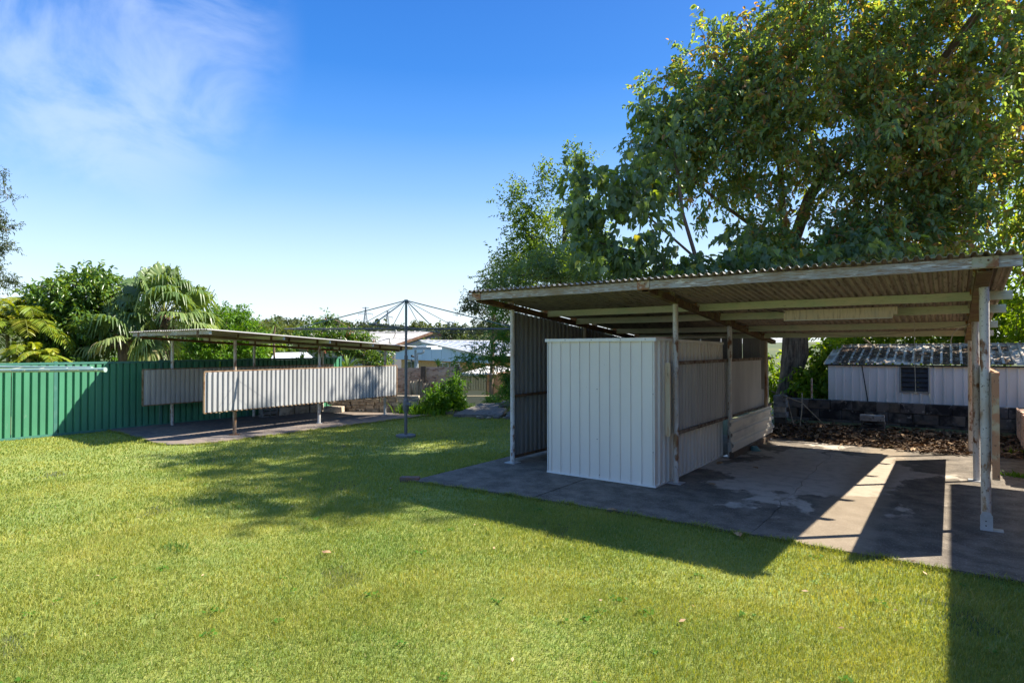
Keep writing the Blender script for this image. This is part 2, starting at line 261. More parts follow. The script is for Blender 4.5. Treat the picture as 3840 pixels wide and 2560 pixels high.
# ------------------------------------------------------------------ mesh helpers
def link_parent(o, parent):
    if parent is not None:
        o.parent = parent
    COL.objects.link(o)
def thing(name, label, cat, loc=(0, 0, 0), group=None, kind=None):
    o = bpy.data.objects.new(name, None); o.location = loc; o.empty_display_size = .1; COL.objects.link(o)
    o['label'] = label; o['category'] = cat
    if group: o['group'] = group
    if kind: o['kind'] = kind
    return o
def tag(o, label, cat, group=None, kind=None):
    o['label'] = label; o['category'] = cat
    if group: o['group'] = group
    if kind: o['kind'] = kind
    return o
def world_of(o):
    v = Vector((0, 0, 0))
    while o is not None: v += o.location; o = o.parent
    return v
class MB:
    def __init__(s): s.v = []; s.f = []; s.mi = []; s.cur = 0
    def face(s, idx): s.f.append(tuple(idx)); s.mi.append(s.cur)
    def quad(s, a, b, c, d):
        n = len(s.v); s.v += [Vector(a), Vector(b), Vector(c), Vector(d)]; s.face((n, n + 1, n + 2, n + 3)); return s
    def hexa(s, p):  # 8 points: bottom ring 4, top ring 4
        n = len(s.v); s.v += [Vector(q) for q in p]
        for q in ((3, 2, 1, 0), (4, 5, 6, 7), (0, 1, 5, 4), (1, 2, 6, 5), (2, 3, 7, 6), (3, 0, 4, 7)): s.face([n + i for i in q])
        return s
    def box(s, lo, hi):
        x0, y0, z0 = lo; x1, y1, z1 = hi
        return s.hexa([(x0, y0, z0), (x1, y0, z0), (x1, y1, z0), (x0, y1, z0), (x0, y0, z1), (x1, y0, z1), (x1, y1, z1), (x0, y1, z1)])
    def beam(s, a, b, w, h, up=(0, 0, 1)):
        a = Vector(a); b = Vector(b); d = (b - a).normalized(); up = Vector(up)
        r = d.cross(up)
        if r.length < 1e-4: r = d.cross(Vector((1, 0, 0)))
        r.normalize(); u = r.cross(d).normalized(); r *= w / 2; u *= h / 2
        return s.hexa([a - r - u, a + r - u, b + r - u, b - r - u, a - r + u, a + r + u, b + r + u, b - r + u])
    def tube(s, pts, r, n=10, cap=True):
        pts = [Vector(p) for p in pts]; rr = r if isinstance(r, (list, tuple)) else [r] * len(pts); st = len(s.v)
        t0 = (pts[1] - pts[0]).normalized(); a = t0.orthogonal().normalized()
        for i, p in enumerate(pts):
            t = (pts[min(i + 1, len(pts) - 1)] - pts[max(i - 1, 0)]).normalized()
            a = (a - t * a.dot(t))
            a = a.normalized() if a.length > 1e-6 else t.orthogonal().normalized(); b = t.cross(a)
            for k in range(n):
                q = 2 * math.pi * k / n; s.v.append(p + (a * math.cos(q) + b * math.sin(q)) * rr[i])
        for i in range(len(pts) - 1):
            for k in range(n):
                k2 = (k + 1) % n; s.face((st + i * n + k, st + i * n + k2, st + (i + 1) * n + k2, st + (i + 1) * n + k))
        if cap:
            s.face([st + k for k in range(n)][::-1]); s.face([st + (len(pts) - 1) * n + k for k in range(n)])
        return s
    def build(s, name, material, parent=None, smooth=None, kind=None, mats=None):
        off = world_of(parent) if parent else Vector((0, 0, 0))
        me = bpy.data.meshes.new(name); me.from_pydata([tuple(p - off) for p in s.v], [], s.f)
        for mt in (mats or [material]): me.materials.append(mt)
        if mats: me.polygons.foreach_set('material_index', s.mi)
        if smooth:
            me.polygons.foreach_set('use_smooth', [True] * len(me.polygons)); me.set_sharp_from_angle(angle=R(smooth))
        me.update()
        o = bpy.data.objects.new(name, me); link_parent(o, parent)
        if kind: o['kind'] = kind
        return o
def grid_mesh(name, V, F, material, parent=None, tint=None, kind=None, smooth=False, nside=4):
    """numpy mesh: V (n,3), F (m,nside)"""
    off = world_of(parent) if parent else Vector((0, 0, 0))
    V = np.asarray(V, np.float32) - np.array(off, np.float32)
    me = bpy.data.meshes.new(name); me.vertices.add(len(V)); me.vertices.foreach_set('co', V.ravel())
    F = np.asarray(F, np.int32); m = len(F); me.loops.add(m * nside); me.polygons.add(m)
    me.loops.foreach_set('vertex_index', F.ravel()); me.polygons.foreach_set('loop_start', np.arange(m, dtype=np.int32) * nside)
    me.update(calc_edges=True)
    if tint is not None:
        at = me.attributes.new('tint', 'FLOAT', 'POINT'); at.data.foreach_set('value', np.asarray(tint, np.float32))
    if smooth: me.polygons.foreach_set('use_smooth', np.ones(m, bool))
    me.materials.append(material); me.validate()
    o = bpy.data.objects.new(name, me); link_parent(o, parent)
    if kind: o['kind'] = kind
    return o
def cblock(L, D, H, c=.006, jit=0.0, seed=0):
    """chamfered block centred on the origin base"""
    rr = random.Random(seed); mb = MB(); x, y, z = L / 2, D / 2, H / 2
    for sx in (-1, 1):
        for sy in (-1, 1):
            for sz in (-1, 1):
                j = Vector((rr.uniform(-jit, jit), rr.uniform(-jit, jit), rr.uniform(-jit, jit) * .5))
                mb.v += [Vector((sx * x, sy * (y - c), sz * (z - c))) + j, Vector((sx * (x - c), sy * y, sz * (z - c))) + j, Vector((sx * (x - c), sy * (y - c), sz * z)) + j]
    from itertools import product
    idx = {}
    for i, (sx, sy, sz) in enumerate(product((-1, 1), repeat=3)):
        for a in range(3): idx[(sx, sy, sz, a)] = i * 3 + a
    P = lambda sx, sy, sz, a: idx[(sx, sy, sz, a)]
    ring = [(-1, -1), (1, -1), (1, 1), (-1, 1)]
    for s in (-1, 1):
        mb.face([P(s, a, b, 0) for a, b in (ring if s > 0 else ring[::-1])])
        mb.face([P(a, s, b, 1) for a, b in (ring[::-1] if s > 0 else ring)])
        mb.face([P(a, b, s, 2) for a, b in (ring if s > 0 else ring[::-1])])
    for a in (-1, 1):
        for b in (-1, 1):
            mb.face([P(-1, a, b, 1), P(1, a, b, 1), P(1, a, b, 2), P(-1, a, b, 2)])
            mb.face([P(a, -1, b, 0), P(a, 1, b, 0), P(a, 1, b, 2), P(a, -1, b, 2)])
            mb.face([P(a, b, -1, 0), P(a, b, 1, 0), P(a, b, 1, 1), P(a, b, -1, 1)])
            for d in (-1, 1): mb.face([P(a, b, d, 0), P(a, b, d, 1), P(a, b, d, 2)])
    return mb
def put(mb, M4):
    mb.v = [M4 @ p for p in mb.v]; return mb
def share(name, me, M4, parent=None, kind=None):
    o = bpy.data.objects.new(name, me); link_parent(o, parent)
    off = world_of(parent) if parent else Vector((0, 0, 0)); o.matrix_basis = Matrix.Translation(-off) @ M4
    if kind: o['kind'] = kind
    return o
PROF = {'trap': [(0, 0), (.18, 0), (.36, 1), (.64, 1), (.82, 0)], 'sine': [(0, 0), (.125, .146), (.25, .5), (.375, .854), (.5, 1), (.625, .854), (.75, .5), (.875, .146)],
        'rib': [(0, 0), (.76, 0), (.80, 1), (.93, 1), (.97, 0)], 'pan': [(0, 0), (.13, 0), (.24, 1), (.88, 1), (.99, 0)],
        'clad': [(0, 0), (.32, 0), (.38, 1), (.93, 1), (.99, 0)], 'deck': [(0, 0), (.66, 0), (.70, 1), (.90, 1), (.99, 0)],
        'wide': [(0, 0), (.30, .05), (.38, 1), (.62, 1), (.70, .05)]}
def sheet(name, o, ax, al, an, width, length, prof, pitch, amp, mats, parent, thick=.0, nl=1, phase=0.0, sag=0.0, kind=None, topfn=None, jag=0.0, seed=0):
    """profiled metal sheet: profile runs along ax, straight ribs along al, relief towards an"""
    o = Vector(o); ax = Vector(ax).normalized(); al = Vector(al).normalized(); an = Vector(an).normalized(); rr = random.Random(seed)
    pr = PROF[prof]; xs = []; k = math.floor(-phase); 
    while k * pitch < width + pitch:
        for a, h in pr:
            x = (k + a + phase) * pitch
            if -1e-6 <= x <= width: xs.append((x, h * amp))
        k += 1
    if xs[0][0] > 1e-4: xs.insert(0, (0, xs[0][1]))
    if xs[-1][0] < width - 1e-4: xs.append((width, xs[-1][1]))
    mb = MB(); n = len(xs)
    ends = [rr.uniform(-jag, jag) for _ in range(3)]
    for t in ((0, 1) if thick else (0,)):
        for j in range(nl + 1):
            f = j / nl
            for x, h in xs:
                L = topfn(x) if topfn else length
                p = o + ax * x + al * (L * f) + an * (h - t * thick) + an * (math.sin(f * math.pi) * sag)
                mb.v.append(p)
    for j in range(nl):
        for i in range(n - 1):
            a = j * n + i; mb.cur = 0; mb.face((a, a + 1, a + n + 1, a + n))
    if thick:
        B = (nl + 1) * n
        for j in range(nl):
            for i in range(n - 1):
                a = B + j * n + i; mb.cur = 1 if len(mats) > 1 else 0; mb.face((a + n, a + n + 1, a + 1, a))
        mb.cur = 0
        for i in range(n - 1):
            mb.face((i, B + i, B + i + 1, i + 1)); a = nl * n + i; mb.face((a, a + 1, B + a + 1, B + a))
        for j in range(nl):
            a = j * n; mb.face((a, a + n, B + a + n, B + a)); a = j * n + n - 1; mb.face((a, B + a, B + a + n, a + n))
    return mb.build(name, mats[0], parent, smooth=(50 if prof == 'sine' else None), mats=mats, kind=kind)

exec_parts = []

# ================================================================== SETTING: ground, lawn, slabs
SLAB_EDGE = [(-5.37, 5.21), (-4.6, 5.30), (-3.9, 5.36), (-3.26, 5.42), (-2.4, 5.44), (-1.6, 5.465), (-1.0, 5.475), (-0.3, 5.47), (0.4, 5.475), (2.2, 5.50)]
def edge_y(x):
    for (x0, y0), (x1, y1) in zip(SLAB_EDGE[:-1], SLAB_EDGE[1:]):
        if x0 <= x <= x1: return y0 + (y1 - y0) * (x - x0) / (x1 - x0)
    return 5.3
def in_right_slab(x, y): return x > -5.40 and y > edge_y(x) and x < 2.2
def in_left_slab(x, y): return x < -10.40 + .03 * math.sin(y * 7) - .02 * (y - 4.8) * 0 and y > 4.78 + .14 * math.sin(x * 1.7)
def ground_z(x, y):
    # yard is level; the land drops past the back boundary on the left and rises to wooded hills far off
    d = -0.593 * x + 0.805 * y   # metres ahead of the tripod
    s = 0.805 * x + 0.593 * y
    z = -0.035
    def ss(a, b, t): t = max(0, min(1, (t - a) / (b - a))); return t * t * (3 - 2 * t)
    back = ss(16.0, 30, d) * (1 - ss(-2.0, 2.0, s) * (1 - ss(24, 60, d)))
    z -= 2.4 * back
    z -= 9.0 * ss(60, 160, d)
    z += 26.0 * ss(170, 430, d) * (1 - .34 * ss(-160, 140, s)) + 2.0 * math.sin(s * .03) * ss(200, 400, d)
    if y > 13.4 and -3.0 < x < 6: z = max(z, .35 if d < 40 else z)
    return z
def terrain():
    def axis(a, b, fine0, fine1, fs, cs):
        out = []; t = a
        while t < b:
            out.append(t); t += fs if fine0 <= t < fine1 else cs
        out.append(b); return out
    xs = axis(-700, 620, -40, 20, 1.3, 12); ys = axis(-60, 700, -10, 50, 1.3, 12)
    V = [(x, y, ground_z(x, y)) for y in ys for x in xs]; n = len(xs); F = [(j * n + i, j * n + i + 1, (j + 1) * n + i + 1, (j + 1) * n + i) for j in range(len(ys) - 1) for i in range(n - 1)]
    o = grid_mesh('ground', np.array(V), F, M['hill'], smooth=True); o['kind'] = 'structure'
terrain()
# lawn sheet, 1 cm over the terrain
mb = MB()
LX = [-13.62 + i * .6 for i in range(29)]
V = []; F = []
xs = np.linspace(-13.62, 4.0, 60); ys = np.linspace(-4, 11.6, 54)
for y in ys:
    for x in xs: V.append((x, y, -.028 + .008 * math.sin(x * 2.1 + y) * math.sin(y * 1.7)))
n = len(xs)
for j in range(len(ys) - 1):
    for i in range(n - 1): F.append((j * n + i, j * n + i + 1, (j + 1) * n + i + 1, (j + 1) * n + i))
lawn = grid_mesh('lawn', np.array(V), F, M['lawn'], smooth=True); lawn['kind'] = 'structure'

def slab_poly(name, pts, z0, z1, material, parent=None, crown=0):
    mb = MB(); n = len(pts)
    mb.v = [Vector((x, y, z1)) for x, y in pts] + [Vector((x, y, z0)) for x, y in pts]
    mb.face(range(n)); mb.face([n + i for i in range(n)][::-1])
    for i in range(n): j = (i + 1) % n; mb.face((i, n + i, n + j, j))
    o = mb.build(name, material, parent); 
    if parent is None: o['kind'] = 'structure'
    return o
# right carport floor: three pours split by a joint and a crack
def jagline(x0, y0, x1, y1, n, amp, seed):
    r_ = random.Random(seed); return [(x0 + (x1 - x0) * i / n + r_.uniform(-amp, amp) * (0 < i < n), y0 + (y1 - y0) * i / n) for i in range(n + 1)]
def edge_pts(xa, xb, n):
    r_ = random.Random(int(xa * 100)); out = []
    for i in range(n + 1):
        x = xa + (xb - xa) * i / n; out.append((x, edge_y(min(max(x, -5.36), 2.19)) + (r_.uniform(-.014, .014) if 0 < i < n else 0)))
    return out
floor = bpy.data.objects.new('concrete_floor', None); COL.objects.link(floor); floor['kind'] = 'structure'
crack = jagline(-1.44, edge_y(-1.44), -1.50, 11.45, 26, .035, 5)
rear = lambda xa, xb, n, sd: [(xa + (xb - xa) * i / n, 11.45 + random.Random(sd + i).uniform(-.06, .06)) for i in range(n + 1)]
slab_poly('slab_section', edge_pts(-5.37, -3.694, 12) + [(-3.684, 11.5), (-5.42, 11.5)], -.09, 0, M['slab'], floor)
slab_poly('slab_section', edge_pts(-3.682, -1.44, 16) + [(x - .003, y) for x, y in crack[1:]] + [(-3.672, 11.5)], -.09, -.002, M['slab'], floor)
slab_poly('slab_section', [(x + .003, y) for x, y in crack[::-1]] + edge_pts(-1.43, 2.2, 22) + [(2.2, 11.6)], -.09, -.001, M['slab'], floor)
# left carport floor
rl = random.Random(3)
pts = [(-13.66, 4.85), (-12.6, 4.80), (-11.8, 4.72), (-11.2, 4.66), (-10.75, 4.70), (-10.5, 4.9), (-10.36, 5.3)]
pts += [(-10.36 + rl.uniform(-.03, .03) - .00 * i, 5.3 + i * .35) for i in range(1, 18)] + [(-10.2, 11.6), (-13.66, 11.6)]
slab_poly('left_floor', pts, -.09, .004, M['slab_l'])
slab_poly('path_edge', [(-10.42, 10.98), (-9.3, 11.55), (-8.2, 11.85), (-8.3, 12.1), (-9.5, 11.95), (-10.6, 11.45)], -.05, .055, M['path'])
b = put(cblock(.24, .11, .07, .006, .004, 2), Matrix.Translation((-5.43, 5.235, -.002)) @ Matrix.Rotation(R(32), 4, 'Z')).build('brick', M['brick'])
tag(b, 'half buried reddish brick at the left tip of the concrete floor', 'brick')

# grass: individual blades, finer and denser near the camera
def grass():
    r = np.random.default_rng(5)
    def region(d0, d1, dens, h, w, seed):
        area_x = (-14, 4); N = int(dens * 0.5 * (d1 ** 2 - d0 ** 2) * 1.62)
        rad = np.sqrt(r.uniform(d0 ** 2, d1 ** 2, N)); ang = R(90 + 36.37) + r.uniform(-.81, .81, N)
        return np.stack([rad * np.cos(ang), rad * np.sin(ang)], 1), np.full(N, h), np.full(N, w)
    P, H, W = [], [], []
    for a in ((2.3, 4.2, 17000, .034, .0034), (4.2, 6.5, 8500, .036, .0046), (6.5, 9.5, 3200, .038, .0072), (9.5, 16, 1100, .038, .011)):
        p, h, w = region(*a, 0); P.append(p); H.append(h); W.append(w)
    P = np.concatenate(P); H = np.concatenate(H); W = np.concatenate(W)
    x, y = P[:, 0], P[:, 1]
    ex = np.interp(x, [q[0] for q in SLAB_EDGE], [q[1] for q in SLAB_EDGE])
    wob = .02 * np.sin(x * 23) + .015 * np.sin(x * 57)
    inr = (x > -5.40 + .02 * np.sin(y * 19)) & (y > ex - .005 + wob)
    lf = np.interp(x, [-13.66, -12.6, -11.8, -11.2, -10.75, -10.5, -10.36], [4.85, 4.80, 4.72, 4.66, 4.70, 4.9, 5.3])
    inl = (x < -10.36 + .03 * np.sin(y * 9) + .02 * np.sin(y * 31)) & (y > lf + .03 * np.sin(x * 17))
    hole = ((x + 8.242) ** 2 + (y - 7.834) ** 2) < .17 ** 2
    rearl = np.interp(x, [-14, -10.4, -9.3, -8.3, -5.4], [11.0, 11.0, 11.5, 11.35, 11.7])
    keep = ~(inr | inl | hole) & (x > -13.6) & (x < 3.2) & (y > -3) & (y < rearl)
    P, H, W = P[keep], H[keep], W[keep]; x, y = P[:, 0], P[:, 1]; N = len(P)
    # mown patches: slow variation of height, lean and colour
    def lf(sc, ph): return np.sin(x * sc + ph + 1.3 * np.sin(y * sc * .8 + ph)) * np.sin(y * sc * 1.1 - ph + .9 * np.sin(x * sc * 1.2))
    patch = .5 + .22 * lf(1.1, .3) + .18 * lf(2.7, 1.9) + .12 * lf(6.1, 4.0)
    H = H * r.uniform(.55, 1.25, N) * (.8 + .45 * patch); hd = r.uniform(0, 2 * np.pi, N) ; lean = r.uniform(.15, 1.1, N)
    hd = np.where(r.random(N) < .4, .8 + r.normal(0, .6, N), hd)
    d = np.stack([np.cos(hd), np.sin(hd), np.zeros(N)], 1); sd = np.stack([-np.sin(hd), np.cos(hd), np.zeros(N)], 1)
    tw = r.uniform(0, np.pi, N); sd = sd * np.cos(tw)[:, None] + d * np.sin(tw)[:, None]
    base = np.stack([x, y, np.full(N, -.030)], 1); up = np.array([0, 0, 1.0])
    mid = base + up * (H * .55)[:, None] + d * (H * lean * .25)[:, None]; tip = base + up * (H * (1.05 - .35 * lean))[:, None] + d * (H * lean * .85)[:, None]
    w = (W * r.uniform(.7, 1.3, N))[:, None] * .5
    V = np.stack([base - sd * w, base + sd * w, mid + sd * w * .8, mid - sd * w * .8, tip], 1).reshape(-1, 3)
    i = np.arange(N)[:, None] * 5
    T = np.concatenate([i + np.array([[0, 1, 2]]), i + np.array([[0, 2, 3]]), i + np.array([[3, 2, 4]])], 0)
    t = np.clip(.80 * patch + r.normal(.07, .15, N), 0, .93); t = np.where(r.random(N) < .035, 1.0, t)
    o = grid_mesh('grass', V, T, M['grass'], tint=np.repeat(t, 5), kind='stuff', nside=3)
    tag(o, 'short mown lawn grass, yellow green in the sun', 'grass', kind='stuff')
grass()
def edge_grass():
    # longer uncut blades leaning over the slab edges
    r = np.random.default_rng(15); xs = r.uniform(-5.45, 2.0, 5200); ys = np.interp(xs, [q[0] for q in SLAB_EDGE], [q[1] for q in SLAB_EDGE]) - .012 + r.normal(0, .014, len(xs)) + .012 * np.sin(xs * 9)
    ya = r.uniform(5.2, 9.5, 1400); xa = -5.425 + r.normal(0, .014, 1400)
    xb = r.uniform(-13.6, -10.4, 2600); yb = np.interp(xb, [-13.66, -12.6, -11.8, -11.2, -10.75, -10.5, -10.36], [4.85, 4.80, 4.72, 4.66, 4.70, 4.9, 5.3]) - .01 + r.normal(0, .02, 2600)
    yc = r.uniform(5.0, 10.9, 3600); xc = -10.345 + r.normal(0, .022, 3600)
    x = np.concatenate([xs, xa, xb, xc]); y = np.concatenate([ys, ya, yb, yc]); N = len(x); clump = .5 + .5 * np.sin(x * 13 + y * 11) * np.sin(x * 5 - y * 17)
    k = r.random(N) < .35 + .65 * clump; x, y, clump = x[k], y[k], clump[k]; N = len(x)
    h = r.uniform(.03, .065, N) * (.7 + .6 * clump); a = r.uniform(0, 2 * np.pi, N); d = np.stack([np.cos(a), np.sin(a), 0 * a], 1); s = np.stack([-np.sin(a), np.cos(a), 0 * a], 1); b = np.stack([x, y, np.full(N, -.03)], 1); w = .0024; u = np.array([0, 0, 1.])
    m_ = b + u * (h * .6)[:, None] + d * (h * .2)[:, None]; t_ = b + u * (h * .85)[:, None] + d * (h * .75)[:, None]
    V = np.stack([b - s * w, b + s * w, m_ + s * w, m_ - s * w, t_], 1).reshape(-1, 3); i = np.arange(N)[:, None] * 5
    o = grid_mesh('edge_grass', V, np.concatenate([i + [[0, 1, 2]], i + [[0, 2, 3]], i + [[3, 2, 4]]], 0), M['grass'], tint=np.repeat(np.clip(r.normal(.45, .2, N), 0, 1), 5), nside=3)
    tag(o, 'untrimmed grass fringing the edges of both concrete floors', 'grass', kind='stuff')
edge_grass()
def lawn_weeds():
    # flat broad leaved weeds and clover scattered through the lawn
    r = np.random.default_rng(33); V = []; F = []; T_ = []
    spots = []
    while len(spots) < 90:
        d = r.uniform(2.6, 9) ; a = R(90 + 36.37) + r.uniform(-.75, .75); x, y = d * math.cos(a), d * math.sin(a)
        if in_right_slab(x, y) or in_left_slab(x, y): continue
        spots.append((x, y))
    for x, y in spots:
        n = r.integers(5, 14); sz = r.uniform(.018, .042); c0 = np.array([x, y, -.012])
        for k in range(n):
            a = r.uniform(0, 6.28); q = r.uniform(.3, 1.6) * sz; p = c0 + [math.cos(a) * q, math.sin(a) * q, r.uniform(0, .014)]; e = r.uniform(0, 6.28); dd = np.array([math.cos(e), math.sin(e), .25]) * sz * .8; ss = np.array([-math.sin(e), math.cos(e), 0]) * sz * .35; i0 = len(V)
            V += [p - dd * .5, p + ss, p + dd * .5 + [0, 0, .004], p - ss]; F.append((i0, i0 + 1, i0 + 2, i0 + 3)); T_ += [r.uniform(.0, .5)] * 4
    o = grid_mesh('lawn_weeds', np.array(V), np.array(F), M['leaf_bright'], tint=T_); tag(o, 'small flat broad leaved weeds dotted through the lawn', 'weeds', kind='stuff')
lawn_weeds()
def lawn_litter():
    r = np.random.default_rng(35); V = []; F = []; T_ = []; n = 0
    while n < 60:
        x, y = r.uniform(-10, 2.0), r.uniform(1.2, 9.5)
        if x > -5.4 and y > 5.9: continue
        s = r.uniform(.012, .03); e = r.uniform(0, 6.28); z = .004 if (in_right_slab(x, y) or in_left_slab(x, y)) else .0; p = np.array([x, y, z]); dd = np.array([math.cos(e), math.sin(e), .15]) * s; ss = np.array([-math.sin(e), math.cos(e), .1]) * s * .45; i0 = len(V)
        V += [p - dd, p + ss + [0, 0, .004], p + dd, p - ss]; F.append((i0, i0 + 1, i0 + 2, i0 + 3)); T_ += [r.uniform(.5, 1)] * 4; n += 1
    o = grid_mesh('leaf_scatter', np.array(V), np.array(F), M['leaf_dead'], tint=T_); tag(o, 'scraps of dry leaf blown over the lawn and concrete', 'leaf litter', kind='stuff')
lawn_litter()

# ================================================================== RIGHT CARPORT
def c_z(y): return 2.175 - .0905 * (y - 6.85)          # underside of the rusty channels
cp = thing('carport', 'open steel carport with grey corrugated skillion roof over dark concrete, on the right', 'carport', (-2.5, 8.8, 0))
def post(parent, x, y, ztop, r=.038, lean=(0, 0), material=None, plate=True, zb=0):
    o = MB().tube([(x + lean[0], y + lean[1], zb), (x + lean[0] * .5, y + lean[1] * .5, ztop * .5), (x, y, ztop)], r, 14).build('post', material or M['post'], parent, smooth=50)
    if plate:
        MB().box((x + lean[0] - .085, y + lean[1] - .085, zb), (x + lean[0] + .085, y + lean[1] + .085, zb + .008)).build('base_plate', M['galv'], o)
    return o
for x, y, m_ in ((-5.05, 6.87, 'post'), (-5.05, 8.95, 'post_rust'), (-5.05, 11.1, 'post_rust'), (-2.69, 7.0, 'post'), (-2.69, 9.19, 'post'), (-2.69, 11.37, 'post_rust'),
                 (.245, 6.86, 'post'), (.245, 9.30, 'post'), (.245, 11.6, 'post')):
    po = post(cp, x, y, c_z(y) + .005, .0375 if x > 0 else .033, (0, -.0), M[m_], plate=not (x > 0 and y < 7))
    if x > 0 and y < 7:   # bolted shoe at the front right post
        sh = MB().hexa([(x - .045, y - .052, 0), (x + .045, y - .052, 0), (x + .045, y - .044, 0), (x - .045, y - .044, 0), (x - .045, y - .052, .13), (x + .045, y - .052, .13), (x + .045, y - .044, .13), (x - .045, y - .044, .13)])
        sh.hexa([(x - .045, y - .052, .13), (x + .045, y - .052, .13), (x + .045, y - .044, .13), (x - .045, y - .044, .13), (x - .025, y - .052, .165), (x + .025, y - .052, .165), (x + .025, y - .044, .165), (x - .025, y - .044, .165)])
        sh.box((x - .045, y - .0435, .0), (x + .12, y + .05, .008)); s_ = sh.build('post_shoe', M['galv'], po)
        for zz in (.045, .085, .13): MB().tube([(x - .004, y - .053, zz), (x - .004, y - .062 if zz == .13 else y - .056, zz)], .011 if zz == .13 else .006, 8).build('bolt', M['dark'] if zz < .1 else M['galv'], po)
# channels along the depth (C section opening sideways)
def channel(parent, p0, p1, w=.085, h=.07, t=.006, material=None, flip=1, name='channel'):
    """rolled channel with lips, open upwards"""
    p0 = Vector(p0); p1 = Vector(p1); d = (p1 - p0).normalized(); r = d.cross(Vector((0, 0, 1))).normalized(); u = r.cross(d)
    prof = [(-w / 2, h), (-w / 2, 0), (w / 2, 0), (w / 2, h), (w / 2 - t, h), (w / 2 - t, t), (-w / 2 + t, t), (-w / 2 + t, h)]
    mb = MB(); n = len(prof)
    for p in (p0, p1): mb.v += [p + r * a + u * b for a, b in prof]
    for i in range(n): j = (i + 1) % n; mb.face((i, n + i, n + j, j))
    for b0 in (0, n):
        mb.face([b0 + i for i in (0, 1, 6, 7)]); mb.face([b0 + i for i in (1, 2, 5, 6)]); mb.face([b0 + i for i in (2, 3, 4, 5)])
    return mb.build(name, material or M['rust'], parent)
for x, m_ in ((-5.05, 'rust'), (-2.69, 'rust_green'), (.225, 'rust_green')):
    channel(cp, (x, 6.12, c_z(6.12)), (x, 11.95, c_z(11.95)), material=M[m_], w=.10 if x > 0 else .085)
PUR = [6.09, 7.75, 8.62, 10.10, 11.10]
T = .0905
def pz(y): return c_z(y) + .012
# front fascia: old timber in two lengths, then five green purlins
def timber(parent, x0, x1, y, z, h, w, material, name):
    n = max(2, int((x1 - x0) / .35)); mb = MB(); r_ = random.Random(int(y * 100 + x0 * 10))
    rows = []
    for i in range(n + 1):
        x = x0 + (x1 - x0) * i / n; a = r_.uniform(-.0025, .0025); b = r_.uniform(-.003, .003)
        rows.append([Vector((x, y - w / 2 + a, z + b)), Vector((x, y + w / 2, z + b)), Vector((x, y + w / 2, z + h + b)), Vector((x, y - w / 2 + a, z + h + b))])
    for r_ow in rows: mb.v += r_ow
    for i in range(n):
        for k in range(4):
            k2 = (k + 1) % 4; mb.face((i * 4 + k, i * 4 + k2, (i + 1) * 4 + k2, (i + 1) * 4 + k))
    mb.face((0, 3, 2, 1)); mb.face((n * 4, n * 4 + 1, n * 4 + 2, n * 4 + 3))
    return mb.build(name, material, parent)
timber(cp, -5.19, -2.70, 6.09, 2.266, .088, .045, M['timber_grey'], 'fascia_beam')
timber(cp, -2.66, .455, 6.09, 2.264, .088, .045, M['timber_grey'], 'fascia_beam')
for y, xa, dz, ph in zip(PUR[1:], (-5.26, -5.22, -5.2, -5.2), (.022, .014, .022, .022), (.089, .092, .086, .080)):
    z = c_z(y) + dz
    timber(cp, xa, .50, y, z, ph, .045, M['timber_green'], 'purlin')
# folded bracket plates holding the timbers to the channels
for x in (-5.05, -2.69, .225):
    for y in [6.09, 6.86 if x < 0 else 6.7, 9.34] + PUR[1:]:
        z = c_z(y); f = y < 6.2
        w = .075 if x < 0 else .09
        mb = MB()
        if f:
            mb.box((x - w + .005, y - .034, z + .03), (x + w - .005, y - .026, 2.357)); mb.box((x - w + .005, y - .0255, z + .022), (x + w - .005, y + .03, z + .03))
        else:
            mb.box((x - w * .72, y - .034, z + .072), (x + w * .72, y - .026, z + .165))
        o = mb.build('bracket', M['plate'], cp)
        if f: MB().tube([(x + .02, y - .035, 2.325), (x + .02, y - .043, 2.325)], .008, 8).build('bolt', M['rust'], o)
# roof sheets: trapezoid profile, ribs run down the slope; each lapped over the next
pitch = .0765; sl = Vector((0, 1, -.0905)).normalized(); nrm = Vector((0, .0905, 1)).normalized()
x = -5.15; i = 0
while x < .40:
    w = min(10 * pitch, .43 - x)
    jz = random.Random(i).uniform(0, .004)
    sheet('roof_sheet', (x - (.012 if i else 0), 5.995 + random.Random(i + 50).uniform(-.012, .012), c_z(5.995) + .1145 + jz + (.0016 if i % 2 else 0)), (1, 0, random.Random(i + 9).uniform(-.003, .003)), sl, nrm, w + .012, 6.0, 'trap', pitch, .025, [M['roof_top'], M['roof_under']], cp, thick=.0022, nl=6, phase=0.0, seed=i)
    x += w; i += 1
# left side wall of the bay: dark ribbed cladding on rusty girts
def side_wall():
    x = -5.085; y = 6.92; i = 0
    while y < 11.5:
        w = min(.118 * 6, 11.5 - y)
        sheet('wall_sheet', (x, y, .045 + .01 * (i % 2)), (0, 1, 0), (0, 0, 1), (-1, 0, 0), w, 2.1, 'clad', .118, .034, [M['clad_dark']], cp, nl=3, topfn=lambda t, y0=y: c_z(y0 + t) - .05, seed=i)
        y += w; i += 1
side_wall()
for z0, m_ in ((.93, 'rust'), (.055, 'rust')):
    MB().box((-5.082, 6.91, z0), (-5.046, 11.1, z0 + .035)).build('girt', M['rust'], cp)
# rails and infill sheets hung between the middle posts
for z0, h0 in ((1.425, .045), (.565, .04)):
    MB().box((-2.735, 7.04, z0), (-2.712, 11.9, z0 + h0)).build('rail', M['rust_rail'], cp)
y = 7.06; i = 0
while y < 11.8:
    w = min(.762, 11.8 - y)
    sheet('infill_sheet', (-2.742, y, .585), (0, 1, 0), (0, 0, 1), (-1, 0, 0), w, .85, 'sine' if y > 9 else 'deck', .0762 if y > 9 else .108, .020, [M['clad_dull']], cp, nl=1, seed=i); y += w; i += 1
